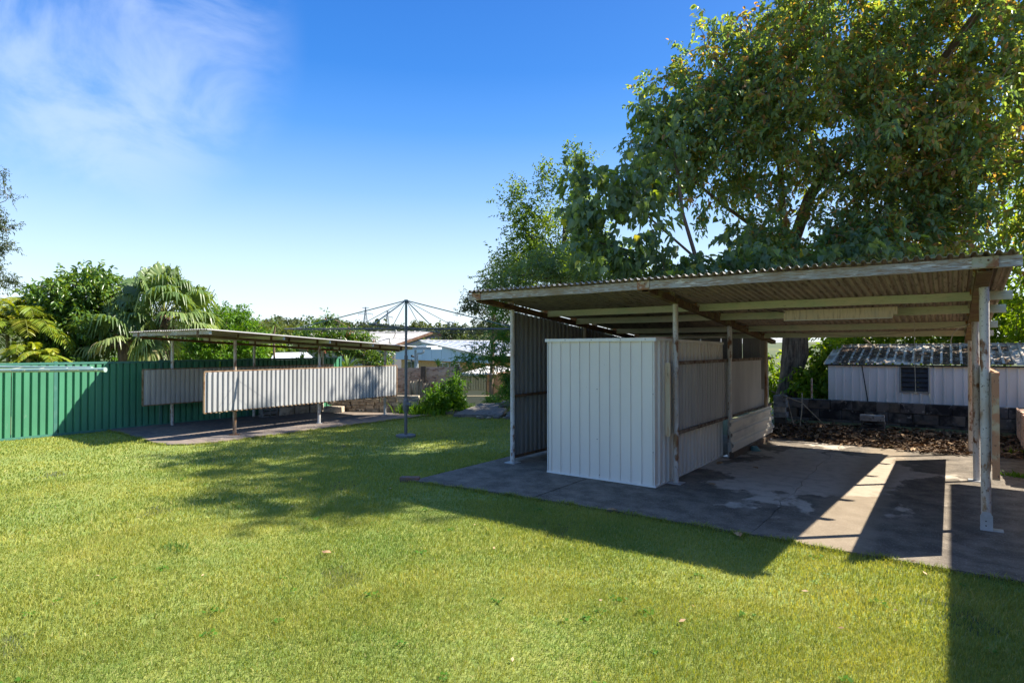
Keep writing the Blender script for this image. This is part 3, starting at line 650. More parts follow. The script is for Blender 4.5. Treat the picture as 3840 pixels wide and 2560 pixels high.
# hanging screen on the right posts: corrugated in an orange steel frame
MB().box((.288, 6.19, .575), (.312, 11.2, .60)).build('screen_frame', M['orange'], cp)
MB().box((.288, 6.19, 1.405), (.315, 11.2, 1.43)).build('screen_frame', M['orange'], cp)
MB().box((.262, 6.15, .57), (.309, 6.19, 1.43)).build('screen_frame', M['orange'], cp)
MB().box((.29, 11.2, .56), (.36, 11.225, 1.445)).build('screen_frame', M['orange'], cp)
y = 6.175; i = 0
while y < 11.19:
    w = min(.762, 11.19 - y); sheet('screen_sheet', (.309, y, .602), (0, 1, 0), (0, 0, 1), (-1, 0, 0), w, .80, 'sine', .0762, .017, [M['clad_dull']], cp, seed=i); y += w; i += 1
# rear wall sheets high up behind the shed, dark
for i in range(6):
    sheet('rear_sheet', (-5.0 + i * .385, 11.30, .9), (1, 0, 0), (0, 0, 1), (0, -1, 0), .38, .98, 'rib', .16, .012, [M['clad_dark']], cp, seed=i)
# fluorescent batten housing hung under the purlins
lh = MB(); a = Vector((-1.735, 8.30, 1.985)); 
lh.box((-1.735, 8.27, 1.985), (-.545, 8.35, 2.115)); lh.box((-.544, 8.27, 2.03), (-.50, 8.35, 2.115))
o = lh.build('light_housing', M['light'], cp)
MB().box((-1.73, 8.262, 1.981), (-.55, 8.2695, 1.991)).build('diffuser_lip', M['trimwhite'], o)
MB().tube([(-2.05, 7.84, 2.14), (-2.0, 7.845, 2.155), (-1.93, 7.85, 2.15), (-1.85, 8.0, 2.11), (-1.72, 8.26, 2.09)], .006, 6).build('supply_cable', M['wire'], cp)
MB().tube([(-2.05, 7.845, 2.14), (-2.055, 7.845, 2.12), (-2.06, 7.842, 2.10)], [.010, .014, .006], 8).build('plug', M['wire'], cp)
# thin wires slung across the back of the bay
for (a, b, sg) in (((-2.69, 11.37, 1.73), (.245, 11.6, 1.70), .03), ((-2.69, 9.2, 1.95), (.245, 11.6, 1.76), .04), ((-2.69, 11.3, 1.76), (.245, 9.3, 1.93), .05)):
    a = Vector(a); b = Vector(b); MB().tube([a.lerp(b, t / 8) - Vector((0, 0, sg * 4 * (t / 8) * (1 - t / 8))) for t in range(9)], .0022, 5).build('slung_wire', M['wire'], cp)
MB().tube([(.19, 9.4, 1.93), (.10, 9.5, 1.90), (.02, 9.55, 1.82), (.0, 9.56, 1.72), (.02, 9.57, 1.62)], .006, 6).build('hanging_cable', M['cord'], cp)
MB().tube([(-.385, 9.5, 2.0), (-.387, 9.5, 1.6), (-.384, 9.51, 1.32), (-.378, 9.5, 1.05)], .0035, 6).build('pull_cord', M['cord'], cp)
MB().tube([(-.378, 9.5, 1.055), (-.378, 9.5, 1.04), (-.378, 9.5, 1.02)], [.007, .018, .016], 10).build('cord_plug', M['cord'], cp)
MB().tube([(-2.66, 9.22, 1.9), (-2.655, 9.2, 1.7), (-2.66, 9.22, 1.55), (-2.665, 9.21, 1.45)], .004, 5).build('hanging_cable', M['cord'], cp)

# garden shed
sd = thing('garden_shed', 'pale cream ribbed steel garden shed with flat roof standing in the carport', 'shed', (-3.55, 7.9, 0))
X0, X1, Y0, Y1 = -4.28, -2.80, 6.62, 9.15
sheet('front_wall', (X0, Y0, .02), (1, 0, 0), (0, 0, 1), (0, -1, 0), X1 - X0, 1.71, 'rib', .1405, .013, [M['shed']], sd, phase=.45)
sheet('side_wall', (X1, Y0, .02), (0, 1, 0), (0, 0, 1), (1, 0, 0), Y1 - Y0, 1.70, 'deck', .1405, .024, [M['shed']], sd, phase=.0, topfn=lambda t: 1.70 - .012 * t)
sheet('side_wall', (X0, Y0, .02), (0, 1, 0), (0, 0, 1), (-1, 0, 0), Y1 - Y0, 1.70, 'rib', .1405, .009, [M['shed']], sd)
sheet('rear_wall', (X0, Y1, .02), (1, 0, 0), (0, 0, 1), (0, 1, 0), X1 - X0, 1.68, 'rib', .1405, .009, [M['shed']], sd)
MB().box((X0 - .03, Y0 - .035, 1.712), (X1 + .03, Y0 - .012, 1.752)).build('front_fascia', M['shed_trim'], sd)
MB().hexa([(X1 + .017, Y0 - .01, 1.716), (X1 + .032, Y0 - .01, 1.716), (X1 + .032, Y1 + .02, 1.686), (X1 + .017, Y1 + .02, 1.686), (X1 + .017, Y0 - .01, 1.75), (X1 + .032, Y0 - .01, 1.75), (X1 + .032, Y1 + .02, 1.72), (X1 + .017, Y1 + .02, 1.72)]).build('side_fascia', M['shed_trim'], sd)
sheet('roof', (X0 - .02, Y0 - .011, 1.738), (1, 0, 0), (0, 1, -.012), (0, 0, 1), X1 - X0 + .035, Y1 - Y0 + .03, 'rib', .1405, .010, [M['shed']], sd)
MB().box((X0 - .012, Y0 - .022, .002), (X1 + .022, Y0 - .002, .022)).build('base_rail', M['shed_trim'], sd)
MB().box((X1 + .002, Y0 - .001, .002), (X1 + .022, Y1, .020)).build('base_rail', M['shed_trim'], sd)
MB().box((X1 - .004, Y0 - .014, .023), (X1 + .004, Y0 - .006, 1.71)).build('corner_trim', M['shed_trim'], sd)
MB().box((X0 - .010, Y0 - .012, .023), (X0 - .002, Y0 - .004, 1.71)).build('corner_trim', M['shed_trim'], sd)
for x, z in ((-3.55, 1.12), (-3.55, .50), (-3.52, .06), (-4.0, 1.733), (-3.62, 1.733), (-3.22, 1.733), (-2.9, 1.733), (-2.815, 1.09), (-2.815, .41)):
    MB().tube([(x, Y0 - (.0135 if z < 1.7 else .0355), z), (x, Y0 - (.016 if z < 1.7 else .038), z)], .0055, 8).build('screw', M['dark'], sd)
for k, (a, b) in enumerate((((-3.55, 8.2, 1.79), (-2.95, 9.7, 1.81)), ((-3.75, 8.0, 1.775), (-3.1, 8.0, 1.775)), ((-3.4, 7.4, 1.77), (-2.95, 7.5, 1.77)))):
    o = MB().beam(a, b, .09, .015).build('timber_offcut', M['plank'] if k else M['white_panel'])
    tag(o, ('pale flat trim length lying across the garden shed roof, rearmost', 'brown timber strip lying across the middle of the shed roof', 'short brown timber strip lying near the front of the shed roof')[k], 'timber')

# leaning items beside the middle posts
pl = MB().hexa([(-2.742, 6.80, .585), (-2.682, 6.80, .585), (-2.682, 6.83, .585), (-2.742, 6.83, .585), (-2.742, 6.80, 1.455), (-2.682, 6.80, 1.455), (-2.682, 6.83, 1.455), (-2.742, 6.83, 1.455)])
M['peeling'] = mat('peeling_cream_timber', (0.62, 0.50, 0.32), .8, 0, [(6, (.42, .20, .08), .48, .62, (1, 1, .25)), (14, (.12, .08, .05), .62, .7, (1, 1, .3))], (30, .3))
o = pl.build('timber_stile', M['peeling'], cp); o['label'] = 'peeling cream timber upright in front of the middle post'
ls = thing('loose_sheeting', 'cream ribbed sheets stacked on edge along the floor behind the second middle post', 'sheet metal', (-2.62, 10.2, 0))
for k in range(3):
    z0 = .09 + k * .155
    sheet('ribbed_sheet', (-2.615 - .012 * k, 9.02 - .02 * k, z0), (0, 0, 1), (0, 1, .012), (1, 0, 0), .165, 2.5, 'wide', .165, .030, [M['white_panel']], ls, thick=.002, phase=.12)
MB().box((-2.66, 9.05, 0.0), (-2.60, 11.3, .088)).build('bearer', M['plank_dark'], ls)
o = MB().tube([(-2.52, 10.0, .0), (-2.52, 10.0, .03), (-2.5, 10.02, .05)], [.09, .085, .03], 12).build('plastic_tub', M['teal'])
tag(o, 'small dark teal plastic tub under the edge of the cream sheets', 'tub')
# meter box with conduit on the dark wall
o = MB().box((-3.0, 11.36, 1.34), (-2.86, 11.5, 1.66)).build('switch_box', M['rust'], cp)
MB().tube([(-2.83, 11.33, 1.38), (-2.83, 11.33, 1.56), (-2.86, 11.34, 1.62), (-2.93, 11.36, 1.66)], .012, 8).build('conduit', M['cord'], o)

# fallen leaves lying singly on the concrete
def leaf_shape(L, W, curl, seed):
    r_ = random.Random(seed); mb = MB(); n = 7; pts = []
    for i in range(n):
        t = i / (n - 1); w = W * math.sin(math.pi * (t ** .8)) * (1 + r_.uniform(-.15, .15)) + .002
        zc = curl * (4 * t * (1 - t)) * L; pts.append((t * L - L / 2, w, zc, r_.uniform(0, .4) * W))
    for x, w, zc, k in pts: mb.v += [Vector((x, -w, zc * .3 + k)), Vector((x, 0, zc)), Vector((x, w, zc * .4 + k * .6))]
    for i in range(n - 1):
        for j in (0, 1): a = i * 3 + j; mb.face((a, a + 1, a + 4, a + 3))
    return mb
LV = [(-2.30, 7.15, .10, 'curled tan leaf alone on the dark floor right of the shed'), (-2.63, 8.52, .15, 'long brown leaf at the foot of the second middle post'), (-2.15, 8.48, .10, 'greenish leaf on the floor just right of the second middle post'),
      (-2.75, 5.42, .11, 'pale curled leaf on the lawn edge in front of the shed'), (-1.5, 5.35, .12, 'dry leaf on the lawn edge ahead of the pale strip'), (-4.0, 2.95, .09, 'small brown leaf lying in the open sunny lawn')]
for k, (x, y, L, lb) in enumerate(LV):
    o = put(leaf_shape(L, L * .3, .22, k + 3), Matrix.Translation((x, y, .006)) @ Matrix.Rotation(k * 1.3, 4, 'Z')).build('fallen_leaf', M['fallen']); tag(o, lb, 'leaf', 'single fallen leaves')

# ================================================================== LEFT CARPORT
lc = thing('carport', 'long low skillion carport by the green fence with corrugated side screens, on the left', 'carport', (-12.1, 7.9, 0))
def lx(x, y): return x - .062 * (y - 5.97)
def lz(y): return 1.792 - .0535 * (y - 5.95)
for x, y, m_ in ((-10.90, 5.97, 'post_rust'), (-10.96, 7.97, 'post'), (-10.98, 9.97, 'post'), (-13.33, 5.92, 'post'), (-13.35, 7.85, 'post'), (-13.38, 9.9, 'post')):
    po = MB().tube([(lx(x, y) , y, 0), (lx(x, y), y, .9)], .034, 12).tube([(lx(x, y), y, .9), (lx(x, y), y, lz(y))], .029, 12).build('post', M[m_], lc, smooth=50)
    if x > -12: MB().tube([(lx(x, y), y, .004), (lx(x, y), y, .014)], .10 if y < 6 else .07, 12).build('base_plate', M['rust'] if y < 6 else M['galv'], po)
for x in (-10.90, -13.35):
    channel(lc, (lx(x, 5.3), 5.3, lz(5.3)), (lx(x, 10.37), 10.37, lz(10.37)), w=.06, h=.05, material=M['rust_green' if x > -12 else 'rust'])
for k, y in enumerate((5.275, 6.77, 7.90, 9.14, 10.48)):
    z = lz(y) + (.05 if k == 0 else .052); g = M['timber_grey'] if k == 0 else M['timber_green']
    xa, xb = (lx(-13.62, y), lx(-10.50, y)); 
    mb = MB(); mb.box((xa, y - .022, z), (xb, y + .022, z + .075)); o = mb.build('fascia_beam' if k == 0 else 'purlin', g, lc)
    MB().box((xb + .0008, y - .022, z + .0005), (xb + .003, y + .022, z + .0745)).build('end_paint', M['trimwhite'], o)
    for xx in (-10.90, -13.35):
        MB().box((lx(xx, y) - .035, y - .030, lz(y) + .03), (lx(xx, y) + .035, y - .0235, z + .072)).build('bracket', M['rust'], lc)
    if k: MB().box((lx(-10.90, y) - .03, y - .72, lz(y - .7) + .05), (lx(-10.90, y) + .03, y - .71, lz(y - .7) + .12)).build('bracket', M['rust'], lc)
s2 = Vector((-.062, 1, -.0535)).normalized(); n2 = Vector((0, .0535, 1)).normalized()
x = -13.72; i = 0
while x < -10.47:
    w = min(.762, -10.45 - x); zz = 1.985 - (-10.45 - x) * .006
    xx = lx(x, 5.2)
    sheet('roof_sheet', (xx - .01, 5.19 + random.Random(i + 20).uniform(-.02, .02), 1.957 + .003 * (i % 2)), (1, 0, .0), s2, n2, w + .01, 5.4, 'sine', .0762, .019, [M['roof_top'], M['roof_under']], lc, thick=.003, nl=4, seed=i); x += w; i += 1
def screen(xp, y0, y1, z0, z1, mt, face):
    a = Vector((lx(xp, y0), y0, 0)); b = Vector((lx(xp, y1), y1, 0)); d = (b - a).normalized(); nn = Vector((d.y, -d.x, 0)); up = Vector((0, 0, 1))
    for (p, q) in ((a + up * z0, b + up * z0), (a + up * z1, b + up * z1)): MB().beam(p, q, .036, .018).build('screen_frame', M['rust_edge'], lc)
    for p in (a, b): MB().beam(p + up * (z0 + .0095), p + up * (z1 - .0095), .036, .020, up=d).build('screen_frame', M['rust_edge'], lc)
    L = (b - a).length - .04; s = 0; i = 0
    while s < L:
        w = min(.8, L - s); sheet('screen_sheet', a + d * (s + .02) + nn * face + up * (z0 + .012), d, (0, 0, 1), nn, w, z1 - z0 - .024, 'clad', .1, .032, [mt], lc, phase=.0, seed=i); s += w; i += 1
M['rust_edge'] = mat('rusty_angle', (0.30, 0.20, 0.12), 0.8, 0, [(10, (.18, .085, .035), .45, .62), (6, (.38, .28, .17), .55, .7)], (50, .3))
screen(-10.76, 5.30, 10.16, .475, 1.215, M['clad_bright'], .006)
screen(-13.18, 5.27, 10.1, .475, 1.205, M['clad_dull'], .006)

# ================================================================== GREEN FENCE
gf = thing('fence', 'green ribbed steel boundary fence with posts and capping along the left', 'fence', (-13.65, 4, 0))
FY = [-1.83, .10, 2.03, 3.966, 5.83, 7.785, 9.577]
for y in FY:
    MB().box((-13.69, y - .028, -.03), (-13.63, y + .028, 1.385)).build('post', M['fence_trim'], gf)
for y0, y1 in zip(FY, FY[1:] + [10.5]):
    zt = 1.36 + .012 * max(0, (y0 - 4) / 2)
    for z0 in (zt - .035, -.02):
        MB().box((-13.685, y0 + .029, z0), (-13.632, y1 - .029, z0 + .042)).build('rail', M['fence_trim'], gf)
    L = y1 - y0 - .06; k = 0
    while k < 3 and L > .5:
        w = L / 3; 
        sheet('infill_sheet', (-13.680, y0 + .03 + w * k, .022), (0, 1, 0), (0, 0, 1), (1, 0, 0), w, zt - .058, 'pan', .1225, .042, [M['fence']], gf, phase=.1 * k); k += 1
# sloped louvre-like notches under the capping are cut sheet ends
MB().box((-13.69, 10.472, -.03), (-13.63, 10.528, 1.42)).build('post', M['fence_trim'], gf)
0 and sheet('infill_sheet', (-13.66, 10.54, .02), (1, .55, 0), (0, 0, 1), (.55, -1, 0), 1.6, 1.36, 'pan', .1225, .03, [M['fence']], gf)

# ================================================================== CLOTHESLINES
hx, hy = -8.242, 7.834
ho = thing('rotary_clothesline', 'rotary clothesline with tall grey mast and wide flat arms standing in the lawn', 'clothesline', (hx, hy, 0))
MB().tube([(hx, hy, -.04), (hx, hy, .012), (hx, hy, .022)], [.185, .185, .16], 20).build('footing', M['concrete_base'], ho, smooth=40)
MB().tube([(hx, hy, .0), (hx, hy, .45)], .030, 14).build('lower_mast', M['hoist'], ho, smooth=40)
MB().tube([(hx, hy, .68), (hx, hy, 1.47), (hx, hy, 1.471), (hx, hy, 2.02)], [.027, .027, .023, .023], 14).build('mast', M['hoist'], ho, smooth=40)
MB().tube([(hx, hy, 2.02), (hx, hy, 2.54)], .022, 14).build('upper_mast', M['hoist_g'], ho, smooth=40)
MB().tube([(hx, hy, 1.42), (hx, hy, 1.50)], .032, 12).build('collar', M['hoist'], ho)
g = MB().tube([(hx, hy, .42), (hx, hy, .46), (hx, hy, .50), (hx, hy, .58), (hx, hy, .66), (hx, hy, .70)], [.036, .050, .058, .062, .050, .036], 14).build('gear_housing', M['hoist'], ho, smooth=40)
c0 = Vector((hx, hy, .58)) + XR * .05 - YF * .03
MB().tube([c0 - XR * .03, c0 + XR * .045], .038, 12).build('gear_cover', M['hoist'], g)
MB().tube([Vector((hx, hy, .66)) + XR * .04, Vector((hx, hy, .66)) + XR * .11, Vector((hx, hy, .70)) + XR * .11, Vector((hx, hy, .71)) + XR * .17], .010, 8).build('crank_handle', M['hoist'], g)
top = Vector((hx, hy, 2.53)); hub = Vector((hx, hy, 2.0))
MB().tube([hub - Vector((0, 0, .045)), hub + Vector((0, 0, .045))], .040, 12).build('hub', M['hoist'], ho)
MB().tube([top - Vector((0, 0, .03)), top + Vector((0, 0, .015))], .036, 12).build('mast_cap', M['hoist_g'], ho)
arms = [CW(-1, .02), CW(.02, 1.0) + CW(.14, 0), CW(1, -.02), CW(-.06, -1.0)]
tips = []
for k, d in enumerate(arms):
    d = d.normalized(); L = 2.30; tip = hub + d * L + Vector((0, 0, -.005)); tips.append((hub, d))
    MB().tube([hub + d * .03, tip], .0165, 10).build('arm', M['hoist_g' if k % 2 else 'hoist'], ho)
    MB().tube([top, hub + d * 2.02 + Vector((0, 0, .02))], .0095, 8).build('strut', M['hoist_g'], ho)
    MB().tube([hub + d * 1.98, hub + d * 2.06], .026, 10).build('arm_clamp', M['hoist'], ho)
for k in range(4):   # stays halfway along each arm
    d = arms[k].normalized(); MB().tube([top, hub + d * .95 + Vector((0, 0, .02))], .0055, 6).build('stay', M['wire'], ho)
for q in (2.26, 2.0, 1.7, 1.4, 1.1, .8):
    for k in range(4):
        a = arms[k].normalized() * q; b = arms[(k + 1) % 4].normalized() * q; pts = [hub + a.lerp(b, t / 6) - Vector((0, 0, .05 * 4 * (t / 6) * (1 - t / 6))) for t in range(7)]
        MB().tube(pts, .0022, 4, False).build('line_wire', M['wire'], ho)
# folding line whose front bar reaches in from the left edge of the yard
p_end = S(390, 1386, 3.9); p_in = S(-520, 1394, 4.1)
fl = thing('folding_clothesline', 'pale green tubular clothesline bar reaching in from the left in front of the fence', 'clothesline', (p_in.x, p_in.y, 0))
MB().tube([p_in, p_end], .0135, 12).build('front_bar', M['line_arm'], fl, smooth=40)
MB().tube([p_end, p_end + (p_end - p_in).normalized() * .01], .0165, 12).build('end_cap', M['line_arm'], fl)
dd = (p_end - p_in).normalized()
for s, l in ((.05, .02), (.21, .075), (.42, .075), (.57, .02), (.70, .075)):  # pale bars: yellow highlights of the line slots, put in as colour
    c = p_end - dd * s; MB().beam(c - dd * l / 2, c + dd * l / 2, .004, .004).build('slot_highlight', M['line_slot'], fl); fl.children[-1].location += Vector((-YF * .0135)) 
q_end = S(345, 1379, 4.6); q_in = S(-560, 1372, 5.3)
MB().tube([q_in, q_end], .012, 10).build('rear_bar', M['line_arm'], fl, smooth=40)
for k in range(5):
    a = p_end - dd * (.1 + k * .22); b_ = q_end - (q_end - q_in).normalized() * (.0 + k * .24) ; MB().tube([a, b_], .0018, 4).build('line_wire', M['cord'], fl)
MB().tube([(p_in.x, p_in.y, -.03), (p_in.x, p_in.y, p_in.z + .3)], .022, 12).build('post', M['line_arm'], fl)
MB().tube([p_in, q_in], .014, 10).build('side_arm', M['line_arm'], fl)

# ================================================================== BACK OF THE YARD, RIGHT
bw = thing('block_wall', 'low black mouldy concrete block retaining wall behind the leaf litter', 'wall', (-1, 13.7, 0))
me_full = {}
def blockmesh(L, D, H, mt, seed):
    k = (L, D, H, mt, seed)
    if k not in me_full:
        mb = cblock(L, D, H, .006, .003, seed); me = bpy.data.meshes.new('block'); me.from_pydata([tuple(p) for p in mb.v], [], mb.f); me.materials.append(M[mt]); me_full[k] = me
    return me_full[k]
rb = random.Random(4)
for row in range(3):
    x = -2.78 + (.2 if row % 2 else 0); 
    if row % 2: share('block', blockmesh(.185, .19, .185, 'block', row), Matrix.Translation((-2.70 , 13.7, .10 + row * .192)), bw)
    while x < 2.2:
        dy = 0; 
        share('block', blockmesh(.388, .19, .185, 'block', rb.randrange(4)), Matrix.Translation((x + .2, 13.70 + rb.uniform(-.006, .008), .10 + row * .194 + rb.uniform(-.002, .002))) @ Matrix.Rotation(rb.uniform(-.01, .01), 4, 'Z'), bw)
        x += .398
MB().box((-2.78, 13.66, .0), (2.2, 13.745, .57)).build('mortar', M['block'], bw)
pr = thing('block_pier', 'narrow stack of pale blocks at the left end of the mouldy wall', 'pier', (-2.83, 13.2, 0))
for k, (w, h_, m_) in enumerate(((.21, .22, 'block'), (.24, .11, 'block_grey'), (.22, .10, 'block_clean'), (.25, .12, 'block_grey'), (.235, .11, 'block_grey'))):
    z = [0, .222, .334, .436, .558][k]
    share('block', blockmesh(w, .2, h_, m_, k), Matrix.Translation((-2.83 + [0, .01, -.01, .012, 0][k], 13.15, z + h_ / 2)) @ Matrix.Rotation([.1, -.05, .08, 0, .03][k], 4, 'Z'), pr)
def hollow(L, D, H, mt, name='concrete_block', cores=2):
    """block laid on its side, cores open to the front"""
    mb = MB(); t = .03; z0, z1 = -H / 2, H / 2; x0, x1 = -L / 2, L / 2
    mb.box((x0, -D / 2, z0), (x1, D / 2, z0 + t)); mb.box((x0, -D / 2, z1 - t), (x1, D / 2, z1))
    ws = (L - (cores + 1) * t) / cores
    for k in range(cores + 1): xa = x0 + k * (ws + t); mb.box((xa, -D / 2 + .001, z0 + t), (xa + t, D / 2 - .001, z1 - t))
    me = bpy.data.meshes.new(name); me.from_pydata([tuple(p) for p in mb.v], [], mb.f); me.materials.append(M[mt]); return me
hb = hollow(.39, .19, .10, 'block')
ST = [(-1.24, 13.30, .19, 'upper'), (-1.19, 13.27, .30, '')]
for x, y, z, rz, mt, lb in ((-1.21, 13.25, .075, .02, 'a', 'black hollow block at the bottom of the small stack before the mouldy wall'), (-1.20, 13.26, .19, -.03, 'a', 'black hollow block in the middle of the small stack before the mouldy wall'), (-1.22, 13.25, .305, .05, 'b', 'whitish crusted block on top of the small stack before the mouldy wall')):
    o = share('concrete_block', hb if mt == 'a' else blockmesh(.40, .2, .11, 'block_grey', 9), Matrix.Translation((x, y, z)) @ Matrix.Rotation(rz, 4, 'Z')); tag(o, lb, 'block', 'small block stack')
# litter bed
def litter():
    r = np.random.default_rng(9); N = 5200
    x = r.uniform(-2.9, 1.6, N); y = r.uniform(11.2, 13.62, N)
    front = 11.62 - .35 * np.exp(-((x + .3) / 1.1) ** 2) + .12 * np.sin(x * 5); keep = (y > front + r.normal(0, .10, N)) & ~((np.abs(x + 1.21) < .2) & (y > 13.1))
    x, y = x[keep], y[keep]; N = len(x)
    hz = .02 + .09 * np.clip((y - 11.6) / 2, 0, 1); z = hz * r.uniform(.6, 1.1, N) + .012
    L = r.uniform(.05, .14, N); big = r.random(N) < .04; L[big] *= 1.5; W = L * r.uniform(.22, .45, N)
    a = r.uniform(0, 2 * np.pi, N); d = np.stack([np.cos(a), np.sin(a), r.normal(0, .35, N)], 1); d /= np.linalg.norm(d, axis=1)[:, None]
    s = np.cross(d, np.stack([r.normal(0, .4, N), r.normal(0, .4, N), np.ones(N)], 1)); s /= np.linalg.norm(s, axis=1)[:, None]; n = np.cross(s, d)
    c = np.stack([x, y, z], 1); l = (L / 2)[:, None]; w = (W / 2)[:, None]; cu = (L * r.uniform(-.1, .3, N))[:, None]
    V = np.stack([c - d * l, c - d * l * .3 + s * w + n * cu, c + d * l * .5 + s * w * .8 + n * cu * .6, c + d * l + n * cu * .3, c + d * l * .5 - s * w * .8 + n * cu * .6, c - d * l * .3 - s * w + n * cu], 1).reshape(-1, 3)
    i = np.arange(N)[:, None] * 6; F = np.concatenate([i + np.array([[0, 1, 2, 3]]), i + np.array([[0, 3, 4, 5]])], 0)
    t = np.clip(r.beta(1.6, 2.6, N), 0, 1); t[big] = np.clip(t[big] + .5, 0, 1)
    o = grid_mesh('leaf_litter', V, F, M['leaf_dead'], tint=np.repeat(t, 6)); tag(o, 'thick bed of brown fallen leaves in front of the mouldy wall', 'leaf litter', kind='stuff')
    # mould mound under it
    xs = np.linspace(-2.9, 1.6, 40); ys = np.linspace(11.5, 13.62, 18); Vb = []
    for yy in ys:
        for xx in xs: Vb.append((xx, yy + .12 * math.sin(xx * 5) * (yy < 11.6), -.004 + .10 * max(0, min(1, (yy - 11.6) / 1.8)) * (.85 + .3 * math.sin(xx * 3.1 + yy * 2))))
    n = 40; Fb = [(j * n + i, j * n + i + 1, (j + 1) * n + i + 1, (j + 1) * n + i) for j in range(17) for i in range(n - 1)]
    o = grid_mesh('soil', np.array(Vb), Fb, M['litter_base'], smooth=True); o['kind'] = 'structure'
litter()
# sticks propped on the wall
for k, (pts, r_, lb) in enumerate(([(( -3.0, 13.1, .75), (-2.4, 13.0, .55), (-1.9, 12.7, .12)), .013, 'long pale dead branch sloping down from the tree to the litter'], [((-2.45, 13.3, .72), (-2.42, 13.1, .4), (-2.43, 12.95, .05)), .014, 'upright pale dead stick before the left end of the mouldy wall'], [((-2.72, 13.2, .62), (-2.62, 13.1, .3), (-2.52, 12.9, .06)), .010, 'thin bent stick leaning beside the block pier'], [((-1.35, 13.3, .95), (-1.6, 14.2, 1.45), (-1.9, 14.6, 1.8)), .0001, '']) [:3]):
    o = MB().tube(pts, [r_, r_ * .9, r_ * .7], 7).build('dead_branch', M['stick']); tag(o, lb, 'branch')
o = MB().beam((-2.38, 13.95, .45), (-2.38, 13.95, 1.0), .09, .02).build('garden_stake', M['plank']); tag(o, 'short grey timber stake standing beside the tree trunk', 'stake')
# timber paling edging on the far right
pf = thing('paling_edging', 'low brown upright timber palings along the right side of the litter bed', 'fence', (.95, 11.5, 0))
for k in range(19):
    y = 9.6 + k * .212; MB().box((.905 + rnd.uniform(-.006, .006), y, -.03), (.93, y + .195, .60 + rnd.uniform(-.02, .02))).build('paling', M['plank'], pf)
MB().box((.935, 9.5, .52), (1.07, 13.6, .575)).build('capping', M['plank'], pf)
# small shed over the wall
ss_ = thing('shed', 'long low pale ribbed shed with littered pale roof and louvre window behind the mouldy wall', 'shed', (-.4, 15.2, .4))
yw = 14.3; 
MB().box((-2.10, yw + .04, .30), (2.6, 16.6, .48)).build('footing', M['block'], ss_)
i = 0
for xa, xb, zb, zt in ((-2.12, -1.38, .50, 1.275), (-1.378, -.84, .48, 1.282), (-.84, -.34, .45, .745), (-.338, .42, .44, 1.292), (.422, 1.2, .42, 1.30), (1.202, 2.6, .40, 1.31)):
    sheet('wall_sheet', (xa, yw + .002 * (i % 2), zb), (1, 0, 0), (0, 0, 1), (0, -1, 0), xb - xa, zt - zb, 'rib', .155, .026, [M['smallshed']], ss_, phase=.2 * i, seed=i); i += 1
MB().hexa([(-1.392, yw - .019, .48), (-1.372, yw - .019, .48), (-1.372, yw - .017, .48), (-1.392, yw - .017, .48), (-1.50, yw - .019, 1.27), (-1.482, yw - .019, 1.27), (-1.482, yw - .017, 1.27), (-1.50, yw - .017, 1.27)]).build('lap_gap', M['dark'], ss_)
MB().box((-2.12, yw + .03, .3), (-2.10, 16.3, 1.28)).build('end_wall', M['smallshed'], ss_)
w_ = MB()
for q in ((-.84, -.815, .745, 1.27), (-.365, -.34, .745, 1.27)): w_.box((q[0], yw - .034, q[2]), (q[1], yw + .03, q[3]))
w_.box((-.815, yw - .034, .745), (-.365, yw + .03, .768)); w_.box((-.815, yw - .034, 1.25), (-.365, yw + .03, 1.27))
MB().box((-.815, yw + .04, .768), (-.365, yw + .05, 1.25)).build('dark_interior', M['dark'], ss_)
wf = w_.build('window', M['louvre_frame'], ss_)
for k in range(5):
    z = .775 + k * .095; MB().hexa([(-.812, yw - .012, z), (-.368, yw - .012, z), (-.368, yw - .008, z), (-.812, yw - .008, z), (-.812, yw + .022, z + .088), (-.368, yw + .022, z + .088), (-.368, yw + .026, z + .088), (-.812, yw + .026, z + .088)]).build('louvre_pane', M['louvre'], wf)
MB().box((-.55, yw + .028, .80), (-.515, yw + .034, 1.12)).build('lime_strip', mat('lime_plastic', (.30, .42, .08), .6), wf)
for x, z in ((-.18, .50), (-.28, 1.27), (.95, .47), (1.0, 1.28)): MB().tube([(x, yw - .027, z), (x, yw - .031, z)], .012, 8).build('bolt', M['dark'], ss_)
